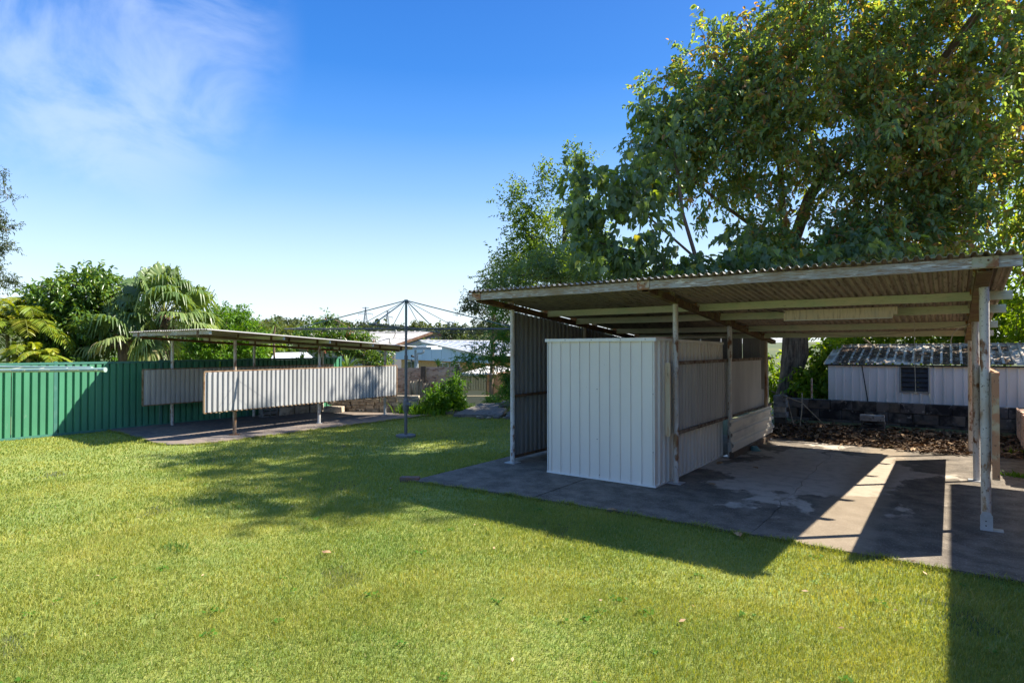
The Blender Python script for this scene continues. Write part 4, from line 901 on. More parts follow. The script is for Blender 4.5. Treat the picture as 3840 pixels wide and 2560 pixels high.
# roof: pan sheets with humped ribs
rs = Vector((0, 1.75, .40)).normalized(); rn = Vector((0, -.40, 1.75)).normalized()
for k in range(15):
    x = -2.19 + k * .315; zz = 1.30 + .0025 * k
    sheet('roof_sheet', (x, yw - .06 + rnd.uniform(-.01, .01), zz + .002 * (k % 2)), (1, 0, 0), rs, rn, .32, 1.80, 'deck', .158, .030, [M['smallroof']], ss_, thick=.002, nl=7, sag=.0, seed=k, phase=.1)
MB().beam((-2.2, yw - .055, 1.285), (2.6, yw - .055, 1.30), .02, .03).build('eave_trim', M['dark'], ss_)
MB().beam((-2.2, 15.98, 1.715), (2.6, 15.98, 1.74), .10, .02).build('ridge_cap', M['smallroof'], ss_)
def roof_litter():
    r = np.random.default_rng(3); N = 4200; x = r.uniform(-2.0, .9, N); q = r.uniform(0, 1.55, N)
    m_ = (np.sin(x * 3.1 + 1) + np.sin(q * 4 + x * 2) + r.normal(0, .5, N)) > .15 - .8 * (np.abs(((x + 2.19) / .158) % 1 - .35) < .3); x, q = x[m_], q[m_]; N = len(x)
    c = np.stack([x, yw - .06 + q * rs.y, 1.31 + q * rs.z + r.uniform(.004, .028, N)], 1); a = r.uniform(0, 6.28, N); d = np.stack([np.cos(a), np.sin(a), np.sin(a) * .22], 1); s = np.stack([-np.sin(a), np.cos(a), np.cos(a) * .22], 1)
    L = r.uniform(.02, .07, N)[:, None]; V = np.stack([c - d * L, c + s * L * .4, c + d * L + [0, 0, .01], c - s * L * .4], 1).reshape(-1, 3)
    o = grid_mesh('roof_litter', V, np.arange(N * 4).reshape(-1, 4), M['leaf_dead'], tint=np.repeat(r.beta(1.5, 3, N), 4)); tag(o, 'brown leaf litter lying on the pale shed roof', 'leaf litter', kind='stuff')
roof_litter()
# the house wing just right of the bay, out of view: its eave shades the bay and the lawn
hs = thing('house_wing', 'tiled eave and brick wall of the main house close on the right', 'house', (3, 2, 0))
MB().box((2.3, -6, -.03), (6.5, 9.6, 2.45)).build('wall', M['orangebrick'], hs)
MB().hexa([(1.74, -6.5, 2.55), (7, -6.5, 2.55), (7, 10.6, 2.55), (1.74, 10.6, 2.55), (1.74, -6.5, 2.67), (7, -6.5, 4.3), (7, 10.6, 4.3), (1.74, 10.6, 2.67)]).build('roof', M['brownfascia'], hs)

# ================================================================== BACK OF THE YARD, LEFT
st = thing('stacked_block_wall', 'rough dry stacked wall of pale bricks and blocks behind the left carport', 'wall', (-12.2, 10.1, 0))
rk = random.Random(12)
hbl = hollow(.385, .19, .095, 'block_grey')
# three big stacks beside the fence
for k, (y0, n_, kind_) in enumerate(((8.05, 4, 'h'), (8.48, 2, 'h'), (8.92, 2, 's'), (9.36, 2, 's'))):
    for j in range(n_):
        H = .095 if kind_ == 'h' and n_ == 4 else .19
        Mx = Matrix.Translation((-13.18 + rk.uniform(-.02, .02), y0 + .0, H / 2 + j * (H + .004))) @ Matrix.Rotation(R(90) + rk.uniform(-.05, .05), 4, 'Z')
        share('block', hbl if H < .1 else (hollow(.39, .19, .185, 'block_clean') if kind_ == 'h' and j == 1 else blockmesh(.39, .19, .185, 'block_clean', k)), Mx, st)
a = Vector((-13.1, 9.72, 0)); b = Vector((-11.0, 10.78, 0)); d = (b - a).normalized(); ang = math.atan2(d.y, d.x); L = (b - a).length
hsm = hollow(.23, .11, .085, 'block_clean')
for row in range(5):
    s = .0 + (row % 2) * .1
    while s < L - .1:
        w = rk.choice((.13, .19, .22, .22)); h_ = .082
        if s < .32 and row > 2: s += w; continue
        p = a + d * (s + w / 2) + Vector((rk.uniform(-.02, .02), rk.uniform(-.03, .02), .041 + row * .087))
        Mx = Matrix.Translation(p) @ Matrix.Rotation(ang + rk.uniform(-.06, .06), 4, 'Z')
        if rk.random() < .16 and w > .2: share('block', hsm, Mx, st)
        else: share('block', blockmesh(w - .008, .12, h_, 'block_clean', rk.randrange(5)), Mx, st)
        s += w
for k in range(9):   # turned corner column
    share('block', hollow(.20, .11, .048, 'block_grey') if k % 3 == 0 else blockmesh(.21, .11, .046, 'block_clean', k % 5), Matrix.Translation((-10.93 + rk.uniform(-.012, .012), 10.72, .026 + k * .049)) @ Matrix.Rotation(ang + rk.uniform(-.1, .1), 4, 'Z'), st)
mb = MB().box((-13.0, 9.95, 0), (-12.4, 10.25, .17))
o = put(cblock(.5, .2, .15, .01, .01, 3), Matrix.Translation((-12.75, 9.62, .075)) @ Matrix.Rotation(.5, 4, 'Z')).build('concrete_block', M['block_clean']); tag(o, 'single long block lying in front of the stacked wall', 'block')

def terr(p): return ground_z(p.x, p.y)
# old paling fence with dark posts
wf2 = thing('paling_fence', 'weathered fence of wide horizontal boards with two dark posts behind the lawn', 'fence', tuple(S(1600, 1500, 17)))
def cwbox(mb, X0_, X1_, Y_, t, z0, z1, skew=0.0):
    p = [CW(X0_, Y_, z0), CW(X1_, Y_ + skew, z0), CW(X1_, Y_ + skew + t, z0), CW(X0_, Y_ + t, z0), CW(X0_, Y_, z1), CW(X1_, Y_ + skew, z1), CW(X1_, Y_ + skew + t, z1), CW(X0_, Y_ + t, z1)]
    return mb.hexa(p)
for (x0, x1, yy) in ((-3.35, -2.58, 17.0), (-2.42, -1.60, 16.8), (-1.50, -1.40, 16.75)):
    for k in range(10):
        z1 = 1.11 - k * .121 + rnd.uniform(-.004, .004) - (.03 if x0 < -3 else 0)
        mid = x0 + (x1 - x0) * rnd.uniform(.3, .7)
        for (xa, xb) in ((x0, mid), (mid + .004, x1)) if x1 - x0 > .3 else ((x0, x1),):
            cwbox(MB(), xa, xb, yy + rnd.uniform(-.006, .006), .03, z1 - .117, z1, -.05).build('board', M['plank'], wf2)
for xx, w in ((-2.56, .13), (-1.575, .10)):
    cwbox(MB(), xx, xx + w, 16.72, .09, -.4, 1.13).build('post', M['plank_dark'], wf2)
# loose fibro sheet standing on end
o = thing('corrugated_sheet', 'old brown corrugated fibro sheet standing upright beside the clothesline mast', 'sheet', tuple(CW(-2.5, 15.9, 0)))
for k in range(3):
    sheet('sheet_strip', CW(-2.78 + k * .19, 16.0 + .02 * k, -.1), XR, (0.03, 0, 1), -YF, .188, [.86, .90, .80][k], 'sine', .075, .026, [M['fibro']], o, thick=.006, seed=k)
# tilted broken concrete
for k, (pts, z, lb) in enumerate((([(1700, 1552), (1880, 1556), (1918, 1508), (1800, 1512)], (.02, .05, .16, .14), 'large tilted slab of dark broken concrete at the end of the lawn'), ([(1895, 1562), (1990, 1568), (1990, 1530), (1918, 1528)], (.0, .02, .14, .15), 'smaller dark broken concrete slab beside the carport wall'), ([(1870, 1508), (1990, 1512), (1985, 1494), (1900, 1496)], (.22, .22, .26, .26), 'thin dark concrete slab lying on top at the rear of the rubble'))):
    base = [S(px, py, dpt) for (px, py), dpt in zip(pts, ((14.4, 14.2, 15.6, 15.4), (13.9, 13.9, 14.6, 14.7), (15.0, 15.0, 15.6, 15.6))[k])]
    mb = MB(); mb.hexa([p - Vector((0, 0, .09)) for p in base] + base); o = mb.build('concrete_slab', M['conc_dark']); tag(o, lb, 'slab')
rr = random.Random(8)
for k in range(14):
    px = rr.uniform(1790, 1910); p = S(px, 1560 + rr.uniform(-3, 8), 14.0); s_ = rr.uniform(.04, .10)
    o = put(cblock(s_ * 1.4, s_, s_ * .6, .008, s_ * .2, k), Matrix.Translation((p.x, p.y, s_ * .2)) @ Matrix.Rotation(rr.uniform(0, 3), 4, 'Z')).build('rubble_stone', M['block_clean' if k % 2 else 'conc_dark']); tag(o, ('pale' if k % 2 else 'dark') + ' broken concrete lump lying in the rubble by the tilted slab', 'stone', 'pale rubble lumps' if k % 2 else 'dark rubble lumps')
# chain wire fence
cf = thing('chain_wire_fence', 'low rusty chain wire fence before the cream garage', 'fence', tuple(CW(-1.2, 19, -.5)))
for X_ in (-1.9, -.45, .3): MB().tube([CW(X_, 19, -1.2), CW(X_, 19, .14)], .028, 8).build('post', M['rust'], cf)
MB().tube([CW(-1.9, 19, .12), CW(.3, 19, .12)], .018, 6).build('rail', M['cream_dull'], cf)
mb = MB()
for k in range(-12, 30):
    for s_ in (1, -1):
        X_ = -1.9 + k * .07
        xa, xb = (X_, X_ + .75) if s_ > 0 else (X_ + .75, X_)
        za, zb = -.65, .10
        if xa < -1.9 and s_ > 0: t = (-1.9 - xa) / .75; za += .75 * t; xa = -1.9
        if min(xa, xb) < -1.9 or max(xa, xb) > .3: continue
        mb.beam(CW(xa, 19, za), CW(xb, 19, zb), .006, .006)
mb.build('mesh_wire', M['chain'], cf, kind='stuff')
# cream garage
gr = thing('garage', 'small garage with cream ribbed door, orange brick side and striped pale roof', 'garage', tuple(CW(-1, 24, -1.5)))
f = lambda px, py, D=24: (px - 1920) / 2235 * D
def cw_quadbox(px0, px1, py0, py1, D, t, name, m_, parent, extra=0):
    x0, x1 = f(px0, 0, D), f(px1, 0, D); z1 = 1.62 - (py0 - 1308) / 2235 * D; z0 = 1.62 - (py1 - 1308) / 2235 * D
    return cwbox(MB(), x0, x1, D, t, z0, z1).build(name, M[m_], parent)
cw_quadbox(1826, 1935, 1398, 1520, 24, 2.5, 'wall', 'orangebrick', gr)
cw_quadbox(1700, 1824, 1461, 1520, 24.02, 2.3, 'wall', 'cream_dull', gr)
x0 = f(1732, 0); x1 = f(1824, 0); z0 = 1.62 - (1461 - 1308) / 2235 * 24; z1 = 1.62 - (1406 - 1308) / 2235 * 24
sheet('roller_door', CW(x0, 24.0, z0), XR, (0, 0, 1), -YF, x1 - x0, z1 - z0, 'rib', .105, .02, [M['cream']], gr)
cwbox(MB(), x0 - .02, x1, 24.0, 2.3, z0, z1 - .02).build('side_wall', M['cream_dull'], gr)
cwbox(MB(), x0 - .05, f(1800, 0), 23.93, .05, z1 - .03, z1 + .06).build('fascia', M['gutter'], gr)
sheet('roof', CW(x0 - .1, 23.9, z1 + .04), XR, YF * 3.0 + XR * .9 + Vector((0, 0, .18)), (0, 0, 1), 1.5, 3.2, 'rib', .12, .05, [M['whiteroof']], gr, thick=.01)
# pale blue gabled house
bh = thing('house', 'pale blue gabled house with white roof and yellow brick base behind the board fence', 'house', tuple(CW(-6, 38, -1.5)))
P = CW(-6.0, 40, 2.07); gd = (XR * .5 - YF * .87).normalized(); rd = (XR * .87 + YF * .5).normalized(); up = Vector((0, 0, 1))
w1 = 9.6; w0 = 5.5; RL = 17
zE = lambda w: -w * .088
A_ = P + gd * w1 + up * zE(w1); B_ = P - gd * w0 + up * zE(w0) * 1.3
zw = .86
def down(p, z): return Vector((p.x, p.y, z))
mb = MB(); n_pan = 9
pts_top = [B_ + (P - B_) * t for t in (0, .5)] + [P + (A_ - P) * (k / 6) for k in range(0, 7)]
for a_, b_ in zip(pts_top[:-1], pts_top[1:]):
    if (b_ - a_).length < .01: continue
    q = (b_ - a_).normalized() * .02
    MB().hexa([down(a_ + q, zw), down(b_ - q, zw), down(b_ - q, zw) + rd * .1, down(a_ + q, zw) + rd * .1, a_ + q - up * .1, b_ - q - up * .1, b_ - q - up * .1 + rd * .1, a_ + q - up * .1 + rd * .1]).build('cladding_panel', M['bluewall'], bh)
MB().hexa([down(B_, zw) + rd * .06, down(A_, zw) + rd * .06, down(A_, zw) + rd * .3, down(B_, zw) + rd * .3, B_ - up * .12 + rd * .06, A_ - up * .12 + rd * .06, A_ - up * .12 + rd * .3, B_ - up * .12 + rd * .3][:4] + [down(B_, zw + .3) + rd * .06, down(A_, zw + .25) + rd * .06, down(A_, zw + .25) + rd * .3, down(B_, zw + .3) + rd * .3]).build('joint_backing', M['trimwhite'], bh)
wA = A_ - gd * .5; wB = B_ + gd * .3
MB().hexa([down(wB, -2.6) + rd * .35, down(wA, -2.6) + rd * .35, down(wA, -2.6) + rd * RL, down(wB, -2.6) + rd * RL, down(wB, zw - .02) + rd * .35, down(wA, zw - .02) + rd * .35, down(wA, zw - .02) + rd * RL, down(wB, zw - .02) + rd * RL]).build('wall', M['yellowbrick'], bh)
for (p, q) in ((P, A_), (P, B_)):
    MB().beam(p - rd * .06 + up * .0, q - rd * .06 + up * .0, .05, .17).build('barge_board', M['gutter'], bh)
for sgn, E_, w in ((1, A_, w1), (-1, B_, w0)):
    e = (E_ - P); el = e.length
    k = 0
    while k < 6: 
        seg = RL / 6; sheet('roof_sheet', P + rd * (seg * k - .2 * (k == 0)) + up * .07, rd, e, e.cross(rd) * (-sgn) if False else up, seg + .2 * (k == 0), el + .3, 'rib', .5, .05, [M['whiteroof']], bh, thick=.02); k += 1
MB().beam(P + up * .13 - rd * .2, P + rd * RL + up * .13, .3, .05).build('ridge_cap', M['whiteroof'], bh)
# gable wall openings on the brick
def wall_pt(px):   # point on the gable brick plane at this bearing
    dct = cam_dir(px, 1340); o0 = down(wB, 0) + rd * .35; nrm_ = rd; o_ = Vector((0, 0, 1.62)); k = (o0 - o_).dot(Vector((nrm_.x, nrm_.y, 0))) / dct.dot(Vector((nrm_.x, nrm_.y, 0))); return o_ + dct * k
for (a, b, zt, zb_) in ((1530, 1560, .78, -.6), (1643, 1684, .78, .15), (1690, 1726, .78, .15)):
    pa, pb = wall_pt(a), wall_pt(b); MB().hexa([down(pa, zb_) - rd * .05, down(pb, zb_) - rd * .05, down(pb, zb_), down(pa, zb_), down(pa, zt) - rd * .05, down(pb, zt) - rd * .05, down(pb, zt), down(pa, zt)])
    fr = MB().hexa([down(pa, zb_) - rd * .05, down(pb, zb_) - rd * .05, down(pb, zb_) - rd * .003, down(pa, zb_) - rd * .003, down(pa, zt) - rd * .05, down(pb, zt) - rd * .05, down(pb, zt) - rd * .003, down(pa, zt) - rd * .003]).build('window', M['trimwhite'], bh)
    g_ = (pb - pa); g_.z = 0; gl = g_.length; g_.normalize()
    for h0, h1 in ((.06, .47), (.53, .94)):
        qa, qb = pa + g_ * gl * h0, pa + g_ * gl * h1
        MB().hexa([down(qa, zb_ + .08) - rd * .07, down(qb, zb_ + .08) - rd * .07, down(qb, zb_ + .08) - rd * .052, down(qa, zb_ + .08) - rd * .052, down(qa, zt - .08) - rd * .07, down(qb, zt - .08) - rd * .07, down(qb, zt - .08) - rd * .052, down(qa, zt - .08) - rd * .052]).build('pane', M['glass'], fr)
# flat patio roof with gutter and downpipe
pt = thing('patio_cover', 'flat grey patio cover with gutter, downpipe and two black spotlights', 'patio', tuple(CW(-4, 26, -1)))
D = 26
cw_quadbox(1480, 1617, 1300, 1310, D, 4, 'gutter', 'gutter', pt); cw_quadbox(1470, 1600, 1296, 1300, D + .1, 4, 'roof', 'trimwhite', pt)
cw_quadbox(1554, 1561, 1312, 1400, D + .1, .1, 'post', 'gutter', pt)
px = [S(1588, 1312, D), S(1588, 1320, D), S(1580, 1324, D), S(1566, 1325, D), S(1565, 1332, D), S(1565, 1400, D)]
MB().tube(px, .045, 8).build('downpipe', M['gutter'], pt, smooth=40)
for py in (1337, 1354): MB().tube([S(1552, py, D - .1), S(1543, py - 3, D - .2)], [.035, .055], 8).build('spotlight', M['dark'], pt)
# brown gabled house behind
kh = thing('house', 'older house with brown barge boards and stained pale grey roof, furthest back', 'house', tuple(CW(-8, 60, -2)))
P = CW(-7.9, 60, 3.26); gd = (XR * .93 - YF * .30).normalized(); rd = (-XR * .95 + YF * .35).normalized()
A_ = P + gd * 5.4 - up * 1.35; B_ = P - gd * 4.4 - YF * 2.2 - up * 1.5
A2 = P + gd * 5.4 - up * 1.35
LL = S(1478, 1298, 57.5); RR = S(1765, 1296, 60)
MB().hexa([down(LL, -3), down(RR, -3), down(RR, -3) + YF * .3, down(LL, -3) + YF * .3, down(LL, LL.z - .1), down(RR, RR.z - .1), down(RR, RR.z - .1) + YF * .3, down(LL, LL.z - .1) + YF * .3]).build('wall', M['greywall'], kh)
g1 = MB(); g1.v = [LL - up * .12, RR - up * .12, P - up * .25, LL - up * .12 + YF * .25, RR - up * .12 + YF * .25, P - up * .25 + YF * .25]
for fc in ((0, 1, 2), (5, 4, 3), (0, 3, 4, 1), (1, 4, 5, 2), (2, 5, 3, 0)): g1.face(fc)
g1.build('gable', M['greywall'], kh)
for q in (LL, RR): MB().beam(P - YF * .4, q - YF * .4, .06, .24).build('barge_board', M['brownfascia'], kh)
e = LL - P; 
for k in range(5): sheet('roof_sheet', P + rd * (2.9 * k) - YF * .4 + up * .14, rd, e, up, 2.9, e.length + .4, 'rib', .7, .06, [M['greyroof']], kh, thick=.03)
e2 = RR - P
for k in range(5): sheet('roof_sheet', P + rd * (2.9 * k) - YF * .4 + up * .14, rd, e2, up, 2.9, e2.length + .4, 'rib', .7, .06, [M['greyroof']], kh, thick=.03)
Lb = LL + rd * 14.5
MB().hexa([down(Lb, -3), down(LL, -3), down(LL, -3) + YF * .3, down(Lb, -3) + YF * .3, down(Lb, LL.z - .15), down(LL, LL.z - .15), down(LL, LL.z - .15) + YF * .3, down(Lb, LL.z - .15) + YF * .3]).build('wall', M['greywall'], kh)
# satellite dish
ds = thing('satellite_dish', 'dark grey satellite dish on a tall thin pole in front of the stained roof', 'dish', tuple(S(1450, 1300, 21)))
c = S(1460, 1256, 21); mb = MB(); n = 16; ax_ = (XR * .8 - YF * .35 + up * .5).normalized(); u_ = ax_.orthogonal().normalized(); v_ = ax_.cross(u_)
mb.v = [c - ax_ * .05] + [c + (u_ * math.cos(2 * math.pi * k / n) * .17 + v_ * math.sin(2 * math.pi * k / n) * .21) * s_ - ax_ * .05 * (1 - s_ ** 2) for s_ in (.5, 1) for k in range(n)]
for k in range(n): mb.face((0, 1 + k, 1 + (k + 1) % n)); mb.face((1 + k, 1 + n + k, 1 + n + (k + 1) % n, 1 + (k + 1) % n))
mb.build('reflector', M['dish'], ds, smooth=60)
MB().tube([c - ax_ * .05, c - up * .12, down(c, c.z - 1.6)], .014, 6).build('pole', M['dish'], ds)
MB().tube([c - up * .12, S(1418, 1280, 21)], .012, 6).build('brace', M['dish'], ds)
MB().tube([c - v_ * .2, c + ax_ * .27 - v_ * .05], .010, 6).tube([c + v_ * .2, c + ax_ * .27 + v_ * .02], .010, 6).build('feed_arm', M['dish'], ds)
MB().tube([c + ax_ * .25, c + ax_ * .33], .025, 8).build('receiver', M['dish'], ds)
# street light pole and aerials
o = MB().tube([S(1680, 1265, 70), S(1680, 1215, 70), S(1681, 1209, 70), S(1684, 1208, 70), S(1695, 1209, 70)], [.09, .07, .06, .05, .05], 6).tube([S(1695, 1209, 70), S(1702, 1210, 70)], .13, 6).build('street_light', M['gutter']); tag(o, 'thin grey street light rising before the far trees', 'street light')
# pylons
def pylon(px, ytop, ybase, D, wt, label):
    k = D / 2235; t = thing('power_pylon', label, 'pylon', tuple(S(px, ybase + 8, D)), 'power pylons on the ridge')
    top_ = S(px, ytop, D); H = (ybase - ytop) * k * 1.25; sq = [(-1, -1), (1, -1), (1, 1), (-1, 1)]
    lv = [0, .30, .52, .68, .80, .90, 1.0]; wd = [1.0, .70, .48, .34, .26, .20, .16]; W = H * .12; th = .16 * D / 400
    def pt_(i, s): z = top_.z - H + H * lv[i]; return Vector((top_.x, top_.y, z)) + XR * s[0] * W * wd[i] + YF * s[1] * W * wd[i]
    for s in sq:
        mb = MB()
        for i in range(6): mb.beam(pt_(i, s), pt_(i + 1, s), th * 1.3, th * 1.3)
        mb.build('leg', M['pylon'], t)
    mb = MB()
    for i in range(6):
        for a_, b_ in zip(sq, sq[1:] + sq[:1]):
            mb.beam(pt_(i, a_), pt_(i + 1, b_), th * .7, th * .7); mb.beam(pt_(i, b_), pt_(i + 1, a_), th * .7, th * .7); mb.beam(pt_(i + 1, a_), pt_(i + 1, b_), th * .7, th * .7)
    mb.build('lattice', M['pylon'], t)
    for zf, L_ in ((.97, wt * .5), (.68, wt)):
        z = top_.z - H + H * zf; c_ = Vector((top_.x, top_.y, z)); mb = MB()
        for s in (-1, 1):
            tip = c_ + XR * s * L_; mb.beam(c_ + up * H * .04, tip, th, th); mb.beam(c_ - up * H * .02, tip, th, th)
            for q in (.35, .65): mb.beam(c_ + XR * s * L_ * q - up * H * .01, c_ + XR * s * L_ * (q + .1) + up * H * .02, th * .7, th * .7)
            if zf < .9: mb.beam(tip, tip - up * H * .10, th * 1.2, th * 1.2)
        mb.build('cross_arm', M['pylon'], t)
pylon(1371, 1152, 1212, 400, 4.6, 'taller lattice power pylon with wide arms on the wooded ridge')
pylon(1453, 1166, 1222, 460, 4.0, 'smaller lattice power pylon right of the taller one')
for k, (ya, yb, D) in enumerate(((1228, 1240, 62), (1262, 1258, 55), (1252, 1270, 48))):
    a_ = S(1320, ya, D); b_ = S(1960, yb, D * .9); o = MB().tube([a_.lerp(b_, t / 10) - up * 1.1 * (t / 10) * (1 - t / 10) for t in range(11)], .012, 4).build('power_line', M['wire']); tag(o, ['highest overhead wire across the houses', 'lowest overhead wire across the house roofs', 'middle overhead wire across the houses'][k], 'cable')
# service cable entering the carport roof corner
o = MB().tube([S(1560, 1120 + 40, 30), S(1700, 1168, 24), S(1885, 1212, 17), S(1990, 1240, 14)], .008, 5)
# neighbour's pale roof seen over the green fence
nh = thing('house', 'low pale grey roof just showing over the green fence under the left carport', 'house', tuple(CW(-10, 30, -1)))
a_, b_ = S(1010, 1352, 30), S(1190, 1352, 30); t0, t1 = S(1030, 1322, 33), S(1150, 1320, 33)
MB().hexa([a_ - up * .1, b_ - up * .1, t1 - up * .1, t0 - up * .1, a_, b_, t1, t0]).build('roof', M['whiteroof'], nh)
MB().hexa([down(a_, -3) + YF * .4, down(b_, -3) + YF * .4, down(b_, -3) + YF * 2.5, down(a_, -3) + YF * 2.5, down(a_, a_.z - .12) + YF * .4, down(b_, b_.z - .12) + YF * .4, down(b_, b_.z - .12) + YF * 2.5, down(a_, a_.z - .12) + YF * 2.5]).build('wall', M['cream_dull'], nh)

# ================================================================== VEGETATION
UPV = np.array([0, 0, 1.0])
def nrmz(a): return a / np.maximum(np.linalg.norm(a, axis=-1, keepdims=True), 1e-9)
def leaves(P, D, L, W, r, droop=.3, fold=.25, heart=False):
    """P leaf bases, D directions, L lengths, W widths -> verts, quads (6 verts, 2 folded quads per leaf)"""
    N = len(P); D = nrmz(D + UPV * (-droop) * r.uniform(.3, 1.4, N)[:, None])
    S_ = np.cross(D, nrmz(UPV + r.normal(0, .45, (N, 3)))); S_ = nrmz(S_); Nn = np.cross(S_, D)
    L = L[:, None]; W = W[:, None] * .5; up_ = Nn * W * fold * 2
    bend = -UPV * L * .18
    a, b_ = (.22, .62) if not heart else (.12, .5); wa, wb = (.8, .85) if not heart else (1.0, .8)
    V = np.stack([P, P + D * L * a + S_ * W * wa + up_, P + D * L * b_ + S_ * W * wb + up_ + bend * .3, P + D * L + bend, P + D * L * b_ - S_ * W * wb + up_ + bend * .3, P + D * L * a - S_ * W * wa + up_], 1)
    i = np.arange(N)[:, None] * 6; F = np.concatenate([i + np.array([[0, 1, 2, 3]]), i + np.array([[0, 3, 4, 5]])], 0)
    return V.reshape(-1, 3), F
def foliage(name, parent, C, O, material, r, twigs=5, per=8, tl=.35, ll=.1, lw=.45, droop=.3, tdroop=.1, heart=False, kind='stuff', tlo=.25, tsd=.22, spray=False):
    """C cluster centres, O outward directions: twigs with alternate leaves"""
    n = len(C); tc = np.repeat(C, twigs, 0); to = np.repeat(O, twigs, 0); N = len(tc)
    td = nrmz(to * .7 + r.normal(0, .8, (N, 3)) - UPV * tdroop); st_ = tc + r.normal(0, tl * .35, (N, 3)) - td * tl * .4; tll = tl * r.uniform(.6, 1.4, N)
    t = np.tile(np.linspace(.12, 1.0, per), N); bd = np.repeat(td, per, 0); bs = np.repeat(st_, per, 0); bl = np.repeat(tll, per)
    sag = -UPV * (t ** 2 * bl * .25 * (tdroop > 0))[:, None]
    P = bs + bd * (t * bl)[:, None] + sag
    side = nrmz(np.cross(bd, UPV + r.normal(0, .1, (len(P), 3)) if spray else r.normal(0, 1, (len(P), 3)))) * np.where(np.arange(len(P)) % 2, 1, -1)[:, None]
    D = nrmz(bd * (.45 if spray else .6) + side * .9 + r.normal(0, .08 if spray else .25, (len(P), 3)))
    L = ll * r.uniform(.65, 1.25, len(P)); V, F = leaves(P, D, L, L * lw * r.uniform(.85, 1.15, len(P)), r, droop, heart=heart)
    base = np.clip(r.normal(.4, .16, n), 0, 1); tn = np.clip(np.repeat(base, twigs * per) + r.normal(0, .14, len(P)), 0, .88)
    tn = np.where(r.random(len(P)) < .05, r.uniform(.9, 1, len(P)), tn)
    return grid_mesh(name, V, F, material, parent, tint=np.repeat(tn, 6), kind=kind), (st_, td, tll)
def twig_mesh(name, parent, st_, td, tll, rad, material, step=1):
    st_, td, tll = st_[::step], td[::step], tll[::step]; N = len(st_); a = nrmz(np.cross(td, UPV + .01)); b_ = np.cross(td, a); e = st_ + td * tll[:, None] - UPV * (tll * .2)[:, None]
    V = []
    for c_, q in ((st_, rad), (e, rad * .5)):
        for k in range(3): an = 2 * math.pi * k / 3; V.append(c_ + (a * math.cos(an) + b_ * math.sin(an)) * q)
    V = np.stack(V, 1).reshape(-1, 3); i = np.arange(N)[:, None] * 6
    F = np.concatenate([i + np.array([[k, (k + 1) % 3, 3 + (k + 1) % 3, 3 + k]]) for k in range(3)], 0)
    return grid_mesh(name, V, F, material, parent, kind='stuff')
def clusters(blobs, r):
    C, O = [], []
    for (c, rad, n) in blobs:
        c = np.array(c); rad = np.array(rad) if hasattr(rad, '__len__') else np.array([rad] * 3)
        d = nrmz(r.normal(0, 1, (n, 3))); q = r.uniform(.12, 1, n) ** .5
        q = q * (1 + .12 * np.sin(d[:, 0] * 7 + d[:, 2] * 5) + .08 * np.sin(d[:, 1] * 13 + d[:, 2] * 9))
        C.append(c + d * rad * q[:, None]); O.append(nrmz(d * rad))
    return np.concatenate(C), np.concatenate(O)
def branches(name, parent, limbs, C, r, material, step=1, r0=.022, sides=5, sep=.35):
    """limbs: main polylines with radii (own meshes by caller); connect clusters to the nearest wood"""
    nodes = []; 
    for pts, rad in limbs:
        for a, b_ in zip(pts[:-1], pts[1:]):
            a = np.array(a); b_ = np.array(b_); m = max(2, int(np.linalg.norm(b_ - a) / .4))
            for k in range(m): nodes.append(a + (b_ - a) * k / m)
        nodes.append(np.array(pts[-1]))
    nodes = np.array(nodes); root = nodes[0]
    mb = MB(); Cs = C[::step]; Cs = Cs[np.argsort(np.linalg.norm(Cs - root, axis=1))]
    for c in Cs:
        d2 = np.linalg.norm(nodes - c, axis=1) + .25 * np.maximum(0, nodes[:, 2] - c[2]); i = int(np.argmin(d2)); s = nodes[i]; L = np.linalg.norm(c - s)
        if L < .1: continue
        rad = min(.05, r0 * (.5 + L * .3)); m1 = s + (c - s) * .4 + r.normal(0, .06 * L, 3) + UPV * .06 * L; m2 = s + (c - s) * .75 + r.normal(0, .05 * L, 3)
        mb.tube([s, m1, m2, c], [rad, rad * .75, rad * .5, rad * .25], sides, False)
        nodes = np.vstack([nodes, m1, m2, c])
    return mb.build(name, material, parent, kind='stuff')
def simple_tree(name, label, cat, base, trunk, limbs, blobs, seed, leaf, wood='bark_thin', group=None, trunk_r=.12, brstep=2, kind=None, brr=.02, **kw):
    r = np.random.default_rng(seed); t = thing(name, label, cat, tuple(base), group)
    tp = [Vector(base)] + [Vector(p) for p in trunk]
    if trunk: MB().tube(tp, [trunk_r * (1 - .5 * i / (len(tp) - 1)) for i in range(len(tp))], 9).build('trunk', M[wood], t, smooth=60)
    L_ = [([tuple(p) for p in tp], trunk_r)]
    for pts, ra in limbs:
        MB().tube(pts, [ra * (1 - .65 * i / (len(pts) - 1)) for i in range(len(pts))], 7).build('limb', M[wood], t, smooth=60); L_.append((pts, ra))
    C, O = clusters(blobs, r); branches('branches', t, L_, C, r, M[wood], brstep, brr, 4)
    o, tw = foliage('crown', t, C, O, M[leaf], r, **kw); return t, C, O, tw, r
def B(px, py, D, rx, rz, n, ry=None):
    """crown lobe centred at this bearing and distance, rx / rz half sizes in metres"""
    return (tuple(S(px, py, D)), (rx, ry or rx, rz), n)

